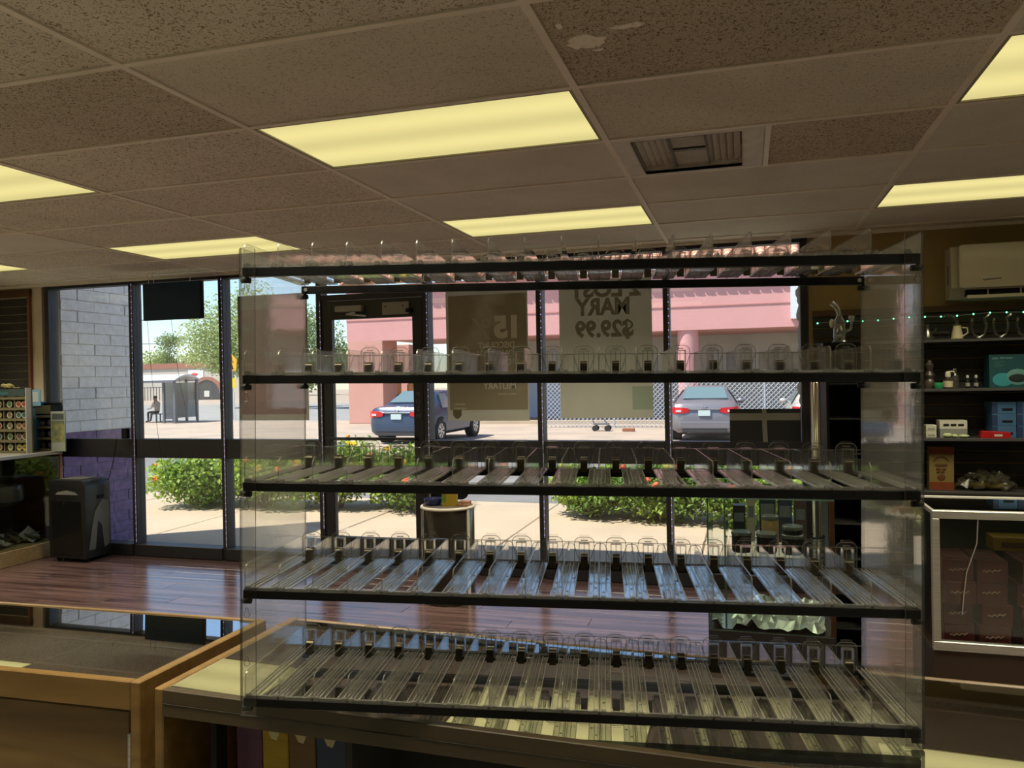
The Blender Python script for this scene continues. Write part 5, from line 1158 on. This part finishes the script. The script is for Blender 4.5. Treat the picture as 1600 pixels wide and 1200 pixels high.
MB().ball((0.075, 0.0, 0.05), 0.055, 18, 0, (1.05, 0.02, 0.75)).build('dish_picture', mat('print_teal_light', srgb(46, 130, 140), 0.5), tbx)
MB().ball((0.155, 0.0, 0.065), 0.062, 18, 0, (1.05, 0.035, 0.80)).build('dish_picture', mat('print_pale', srgb(84, 130, 128), 0.5), tbx)
MB().ball((0.155, -0.002, 0.058), 0.048, 18, 0, (1.05, 0.03, 0.55)).build('dish_picture', mat('print_dark', srgb(20, 34, 36), 0.5), tbx)
Z3 = SH[2]
for c_ in range(3):
    for r_ in range(3):
        t = empty('blue_box', (1.455+c_*0.135, 5.52, Z3+r_*0.074), 'light blue carton with dark print stacked on the lower middle wall shelf', 'box', 'blue cartons on the wall shelf')
        MB().box(0, 0.131, 0, 0.16, 0, 0.073).build('carton', mat('sky_card', srgb(48, 84, 122), 0.5, c2=srgb(62, 100, 136), scale=6), t, bev=0.002)
        MB().box(0.0, 0.03, -0.001, 0, 0.004, 0.069).build('dark_panel', mat('navy_print', srgb(30, 50, 84), 0.5), t)
        MB().box(0.055, 0.112, -0.0015, 0, 0.02, 0.034).build('dark_print', M_black, t)
for k in range(2):
    t = empty('white_pack', (1.085, 5.52, Z3+k*0.04), 'small white pack in the two high pile on the lower middle wall shelf', 'pack', 'white packs')
    MB().box(0, 0.06, 0, 0.08, 0, 0.039).build('pack', mat('pack_white', (0.46, 0.46, 0.38), 0.6), t, bev=0.003); MB().box(0.01, 0.05, -0.001, 0, 0.01, 0.02).build('print', mat('pack_print', (0.25, 0.25, 0.2), 0.6), t)
wb = empty('white_carton', (1.165, 5.53, Z3), 'white and grey carton with dark squares on the lower middle wall shelf', 'box')
MB().box(0, 0.155, 0, 0.10, 0, 0.055).build('lower_half', mat('carton_grey', (0.20, 0.21, 0.20), 0.6), wb); MB().box(0, 0.155, 0, 0.10, 0.055, 0.108).build('upper_half', mat('carton_white', (0.48, 0.47, 0.40), 0.6), wb)
for k in range(3): MB().box(0.02+k*0.042, 0.052+k*0.042, -0.0015, 0, 0.072, 0.086).build('dark_square', M_black, wb)
rd = empty('red_tin', (1.375, 5.462, Z3), 'flat red box with a pale label on the lower middle wall shelf', 'box')
MB().prism([(0.0, 0.0), (0.165, 0.0), (0.165, 0.038), (0.008, 0.046)], 'y', 0, 0.054).build('box', mat('shop_red', srgb(150, 20, 24), 0.4), rd, bev=0.003); MB().box(0.075, 0.12, -0.0015, 0, 0.012, 0.026).build('label', mat('label_pinkish', (0.45, 0.35, 0.33), 0.6), rd)
gb = tag(MB().ball((0, 0, 0.016), 0.02, 8, 0, (1.4, 1, 0.8)).ball((0.04, 0.01, 0.012), 0.015, 8, 0, (1.5, 1, 0.8)).ball((0.09, 0, 0.012), 0.018, 8, 0, (1.8, 1, 0.65)).build('wrapped_sweets', mat('pale_green_wrap', (0.36, 0.42, 0.22), 0.4), smooth=True), 'pale green wrapped sweets in front of the white carton', 'sweets'); gb.location = (1.20, 5.49, Z3)
Z4 = SH[3]
sb = empty('snack_bag', (1.10, 5.53, Z4), 'tan paper packet with orange bands on the lowest wall shelf', 'packet')
MB().prism([(0, 0), (0.142, 0), (0.145, 0.27), (0.002, 0.275)], 'y', 0, 0.07).build('bag', mat('tan_packet', srgb(112, 98, 52), 0.6), sb, bev=0.006)
MB().box(0.002, 0.142, -0.002, 0.0, 0.0, 0.05).build('orange_band', mat('orange_band', srgb(108, 50, 18), 0.6), sb); MB().box(0.002, 0.142, -0.002, 0.0, 0.225, 0.272).build('orange_band', mat('orange_band', srgb(108, 50, 18), 0.6), sb)
MB().tube([(0.07+0.045*math.cos(R(a_)), -0.002, 0.165+0.045*math.sin(R(a_))) for a_ in range(20, 161, 20)], 0.003, 5).build('arched_print', mat('brown_print', srgb(84, 50, 24), 0.6), sb)
for xa, xb, za in ((0.035, 0.105, 0.150), (0.040, 0.068, 0.126), (0.074, 0.098, 0.126), (0.044, 0.064, 0.108), (0.068, 0.090, 0.108)):
    MB().box(xa, xb, -0.003, 0.0, za, za+0.012).build('blurred_print', mat('brown_print', srgb(84, 50, 24), 0.6), sb)
MB().ball((0.07, -0.0, 0.078), 0.024, 12, 0, (1, 0.08, 1)).build('round_picture', mat('brown_print', srgb(84, 50, 24), 0.6), sb)
random.seed(14)
pg = MB()
for k in range(90):
    a_ = random.uniform(0, 6.28); r_ = random.random()**0.5; x, y = 0.15*r_*math.cos(a_), 0.05*r_*math.sin(a_); h_ = 0.10*(1-r_*r_)+0.01
    p = Vector((x, y, random.uniform(0.4, 1)*h_+0.018)); q = Euler((random.uniform(-1, 1), random.uniform(-1, 1), random.uniform(0, 6.3))).to_matrix(); s = 0.032
    pg.face([p+q@Vector((-s, -s*0.6, 0)), p+q@Vector((s, -s*0.7, 0.008)), p+q@Vector((s*0.8, s*0.7, 0)), p+q@Vector((-s*0.9, s*0.6, 0.008))])
pbg = empty('plastic_bag', (1.42, 5.55, Z4), 'crumpled clear plastic bag on the lowest wall shelf', 'plastic bag'); pg.build('film', clear('bag_film', (0.75, 0.74, 0.66), 0.15, 0.10, haze=0.10, hazec=(0.4, 0.38, 0.28)), pbg)
MB().ball((0.05, 0, 0.028), 0.028, 8, 0, (2.6, 1.2, 1.0)).ball((-0.04, 0, 0.024), 0.024, 8, 0, (2.0, 1.2, 1.0)).build('contents', mat('khaki_contents', srgb(96, 84, 40), 0.8), pbg, smooth=True)

# showcase with red boxes
rs = empty('glass_showcase', (0.665, 3.31, 0), 'aluminium framed showcase full of red boxes under the wall shelves', 'showcase')
RW, RD = 1.7, 0.40
MB().box(0, RW, 0, RD, 0, 0.44).build('base', mat('dark_brown_base', (0.035, 0.02, 0.012), 0.5), rs, bev=0.003, seg=1)
MB().box(0.0, RW, -0.006, 0.024, 0.44, 0.475).build('bottom_rail', M_alu, rs, bev=0.002, seg=1)
MB().box(0.0, RW, -0.006, 0.024, 0.94, 0.97).build('top_rail', M_alu, rs, bev=0.002, seg=1)
MB().box(0.0, 0.026, -0.006, 0.024, 0.475, 0.94).build('corner_post', M_alu, rs, bev=0.002, seg=1)
MB().box(0.0, RW, RD-0.02, RD, 0.955, 0.97).build('top_rail', M_alu, rs, bev=0.002, seg=1)
MB().box(0.0, 0.012, 0.024, RD-0.02, 0.955, 0.97).build('side_rail', M_alu, rs)
MB().box(0.026, RW, 0.006, 0.011, 0.475, 0.94).build('front_glass', M_caseglass, rs)
MB().box(0.004, 0.009, 0.024, RD, 0.475, 0.955).build('side_glass', M_caseglass, rs)
MB().box(0.012, RW, 0.024, RD-0.02, 0.96, 0.966).build('top_glass', M_topglass, rs)
MB().box(0.0, RW, RD-0.008, RD, 0.44, 0.955).build('back_panel', M_dim, rs)
MB().tube([(0.155, -0.003, 0.94), (0.150, -0.004, 0.85), (0.115, -0.004, 0.74), (0.105, -0.004, 0.66), (0.098, -0.004, 0.58)], 0.002, 6).build('white_cord', mat('cord_white', (0.32, 0.30, 0.27), 0.5), rs)
random.seed(17)
Rb = mat('crimson_card', srgb(84, 18, 16), 0.45, c2=srgb(66, 14, 13), scale=5)
rbm = MB().box(0, 0.105, 0, 0.22, 0, 0.083).mesh('carton', Rb, bev=0.002)
prm = MB().tube([(0.02+0.0055*k, -0.0012, 0.042+0.004*math.sin(k*1.9)+0.0006*k) for k in range(12)], 0.003, 5).mesh('script_print', mat('print_cream', (0.26, 0.15, 0.11), 0.6))
prt = MB().box(0.02, 0.085, 0.05, 0.12, 0.0828, 0.0838).mesh('lid_print', mat('lid_print_brown', srgb(84, 26, 24), 0.6))
for c_, (x, n) in enumerate(((0.05, 4), (0.17, 4), (0.305, 4), (0.42, 4), (0.54, 3), (0.66, 4), (0.79, 3))):
    for r_ in range(n):
        t = empty('red_box', (0.665+x+random.uniform(-0.008, 0.008), 3.31+0.045+random.uniform(0, 0.02), 0.4405+r_*0.0832), 'red carton with script print stacked in the aluminium framed showcase', 'box', 'red cartons in the showcase', rz=random.uniform(-0.03, 0.03))
        link('carton', rbm, t); link('script_print', prm, t)
        if r_ == n-1: link('lid_print', prt, t)
yl = empty('yellow_box', (0.665+0.27, 3.62, 0.774), 'yellow carton lying on top of the red cartons in the showcase', 'box')
MB().box(0, 0.16, -0.06, 0.04, 0, 0.055).build('carton', mat('yellow_card', srgb(170, 130, 30), 0.5, c2=srgb(150, 110, 24), scale=8), yl, bev=0.004); MB().box(0.03, 0.12, -0.0615, -0.06, 0.015, 0.035).build('print', mat('brown_print', srgb(84, 50, 24), 0.6), yl)

# middle glass showcase with lidded tubs
ms = empty('glass_showcase', (-0.168, 3.40, 0), 'dark based glass showcase with lidded black tubs and crinkled silver paper', 'showcase')
MWd, MDp = 0.50, 0.45
MB().box(0, MWd, 0, MDp, 0, 0.43).build('base', mat('case_black', (0.012, 0.011, 0.011), 0.5), ms, bev=0.003, seg=1)
M_gedge = mat('green_glass_edge', (0.08, 0.16, 0.13), 0.2, alpha=0.85)
MB().box(0.0, MWd, 0.0, 0.006, 0.43, 0.98, [1, 1, 0, 1, 0, 1]).build('front_glass', [M_caseglass, M_gedge], ms)
MB().box(0.0, 0.006, 0.006, MDp, 0.43, 0.98, [1, 1, 1, 0, 1, 0]).build('side_glass', [M_caseglass, M_gedge], ms)
MB().box(0.068, 0.076, 0.02, MDp-0.02, 0.4335, 0.975, [1, 1, 1, 0, 1, 0]).build('inner_glass', [M_caseglass, M_gedge], ms)
MB().box(0.0, MWd, 0.0, MDp, 0.98, 0.987, [0, 0, 1, 1, 1, 1]).build('top_glass', [M_caseglass, M_gedge], ms)
MB().box(0.08, MWd, 0.02, MDp-0.02, 0.735, 0.741, [0, 0, 1, 1, 1, 1]).build('glass_shelf', [M_caseglass, M_gedge], ms)
MB().box(MWd-0.02, MWd, 0.0, 0.02, 0.43, 0.98).build('corner_post', M_brown, ms)
ck = MB(); random.seed(19); NX, NY = 22, 14
gzv = [[0.4335 if i_ in (2, 3, 4) else 0.432+0.05*random.random() for i_ in range(NX+1)] for _ in range(NY+1)]   # pressed flat under the inner pane
for j in range(NY):
    for i in range(NX):
        P_ = lambda a_, c_: (0.012+(MWd-0.046)*a_/NX+0.006*math.sin(a_*7+c_*3), 0.012+(MDp-0.03)*c_/NY, gzv[c_][a_])
        ck.face([P_(i, j), P_(i+1, j), P_(i+1, j+1)]); ck.face([P_(i, j), P_(i+1, j+1), P_(i, j+1)])
co = ck.build('crinkled_paper', mat('silver_green_foil', (0.36, 0.40, 0.36), 0.35, 0.5)); co.location = (-0.168, 3.40, 0.0)
tag(co, 'crinkled silver green paper lining the dark based showcase', 'paper')
def tub(x, y, z, r_, h_, label, c=(0.012, 0.012, 0.013)):
    t = empty('lidded_tub', (x, y, z), label, 'tub', 'tubs in the dark based showcase')
    MB().lathe([(r_*0.9, 0), (r_, 0.006), (r_, h_-0.012)], n=22).build('tub', mat('tub_black' if c[0] < 0.05 else 'tub_tan', c, 0.3), t, smooth=True)
    MB().lathe([(r_*1.06, h_-0.012), (r_*1.06, h_), (r_*0.98, h_+0.003)], n=22).build('lid', mat('lid_smoke', (0.09, 0.10, 0.10), 0.25), t, smooth=True)
zt = 0.7415
tub(-0.030, 3.50, zt, 0.040, 0.085, 'black lidded tub at the end of the row by the silver paper case')
tub(0.072, 3.50, zt, 0.041, 0.082, 'black lidded tub between two others in the dark based showcase')
tub(0.176, 3.50, zt, 0.044, 0.080, 'black lidded tub carrying a second tub in the dark based showcase')
tub(0.176, 3.50, zt+0.0835, 0.040, 0.032, 'shallow black tub stacked on another tub in the showcase')
tub(0.090, 3.62, zt, 0.036, 0.135, 'tan jar standing behind the black tubs', (0.30, 0.20, 0.10))
for k, (x, w_, h_, c, nme) in enumerate(((0.0, 0.055, 0.16, (0.02, 0.02, 0.022), 'black'), (0.062, 0.035, 0.20, (0.26, 0.24, 0.20), 'grey'), (0.115, 0.07, 0.215, (0.02, 0.03, 0.05), 'navy'), (0.195, 0.06, 0.205, (0.03, 0.035, 0.06), 'dark slate'), (0.265, 0.05, 0.19, (0.06, 0.04, 0.04), 'dark maroon'))):
    t = empty('tall_carton', (-0.168+0.10+x, 3.72, zt), '%s upright carton behind the tubs in the showcase' % nme, 'box', 'upright cartons in the showcase')
    MB().box(0, w_, 0, 0.07, 0, h_).build('carton', mat(nme+'_upright_card', c, 0.4), t, bev=0.002); MB().box(0.006, w_-0.006, -0.001, 0, h_*0.55, h_*0.8).build('label', mat('label_slate', (0.10, 0.11, 0.12), 0.5), t)

# black display tower with a glass water pipe on it, chrome pole beside
tw = empty('display_tower', (0.362, 4.0, 0), 'tall black display tower with thin shelves behind the glass showcases', 'display tower')
MB().box(0, 0.16, 0.28, 0.30, 0, 1.64).build('back_board', M_slat, tw); MB().box(0, 0.012, 0, 0.28, 0, 1.64).build('side_board', M_black, tw); MB().box(0.148, 0.16, 0, 0.28, 0, 1.64).build('side_board', M_black, tw)
MB().box(-0.012, 0.172, -0.01, 0.30, 1.62, 1.64).build('top_board', M_black, tw, bev=0.002)
for k in range(9): MB().box(0.012, 0.148, 0, 0.28, 0.12+k*0.165, 0.128+k*0.165).build('shelf', mat('smoked_shelf', (0.05, 0.05, 0.05), 0.2), tw)
bg_ = empty('water_pipe', (0.435, 4.10, 1.64), 'clear glass water pipe with a bent neck on the black tower', 'glass pipe')
MB().lathe([(0.034, 0), (0.036, 0.006), (0.027, 0.012), (0.027, 0.105), (0.016, 0.118), (0.013, 0.13)], n=20).build('chamber', clear('thick_glass', (0.62, 0.66, 0.64), 0.02, 0.16, haze=0.15), bg_, smooth=True)
MB().tube([(0, 0, 0.125), (-0.002, 0, 0.15), (-0.012, 0, 0.175), (-0.034, 0, 0.195)], [0.013, 0.012, 0.011, 0.012], 12).build('bent_neck', clear('thick_glass', (0.62, 0.66, 0.64), 0.02, 0.16, haze=0.15), bg_, smooth=True)
for k in range(5): MB().tube([(0.022*math.cos(a_/14*6.283), 0.022*math.sin(a_/14*6.283), 0.025+k*0.018) for a_ in range(14)], 0.004, 6, closed=True).build('coil_ring', M_chrome, bg_)
MB().tube([(0.025, 0, 0.05), (0.05, 0, 0.065), (0.055, 0, 0.10)], 0.007, 8).lathe([(0.006, 0.098), (0.014, 0.115), (0.015, 0.13)], (0.055, 0, 0), 12).build('side_bowl', clear('thick_glass', (0.62, 0.66, 0.64), 0.02, 0.16, haze=0.15), bg_, smooth=True)
MB().ball((-0.034, 0, 0.095), 0.016, 10, 0, (0.7, 0.7, 1.4)).build('white_charm', M_white, bg_, smooth=True)
cp = empty('chrome_pole', (0.310, 3.93, 0), 'shiny chrome pole with a coiled spring beside the black tower', 'pole')
MB().lathe([(0.05, 0), (0.05, 0.02), (0.021, 0.03), (0.021, 1.45), (0.015, 1.46)], n=20).build('tube', M_chrome, cp, smooth=True)
MB().tube([(0.030*math.cos(k*0.9), 0.030*math.sin(k*0.9), 0.60+0.0024*k) for k in range(60)], 0.004, 6).build('spring', M_black, cp)
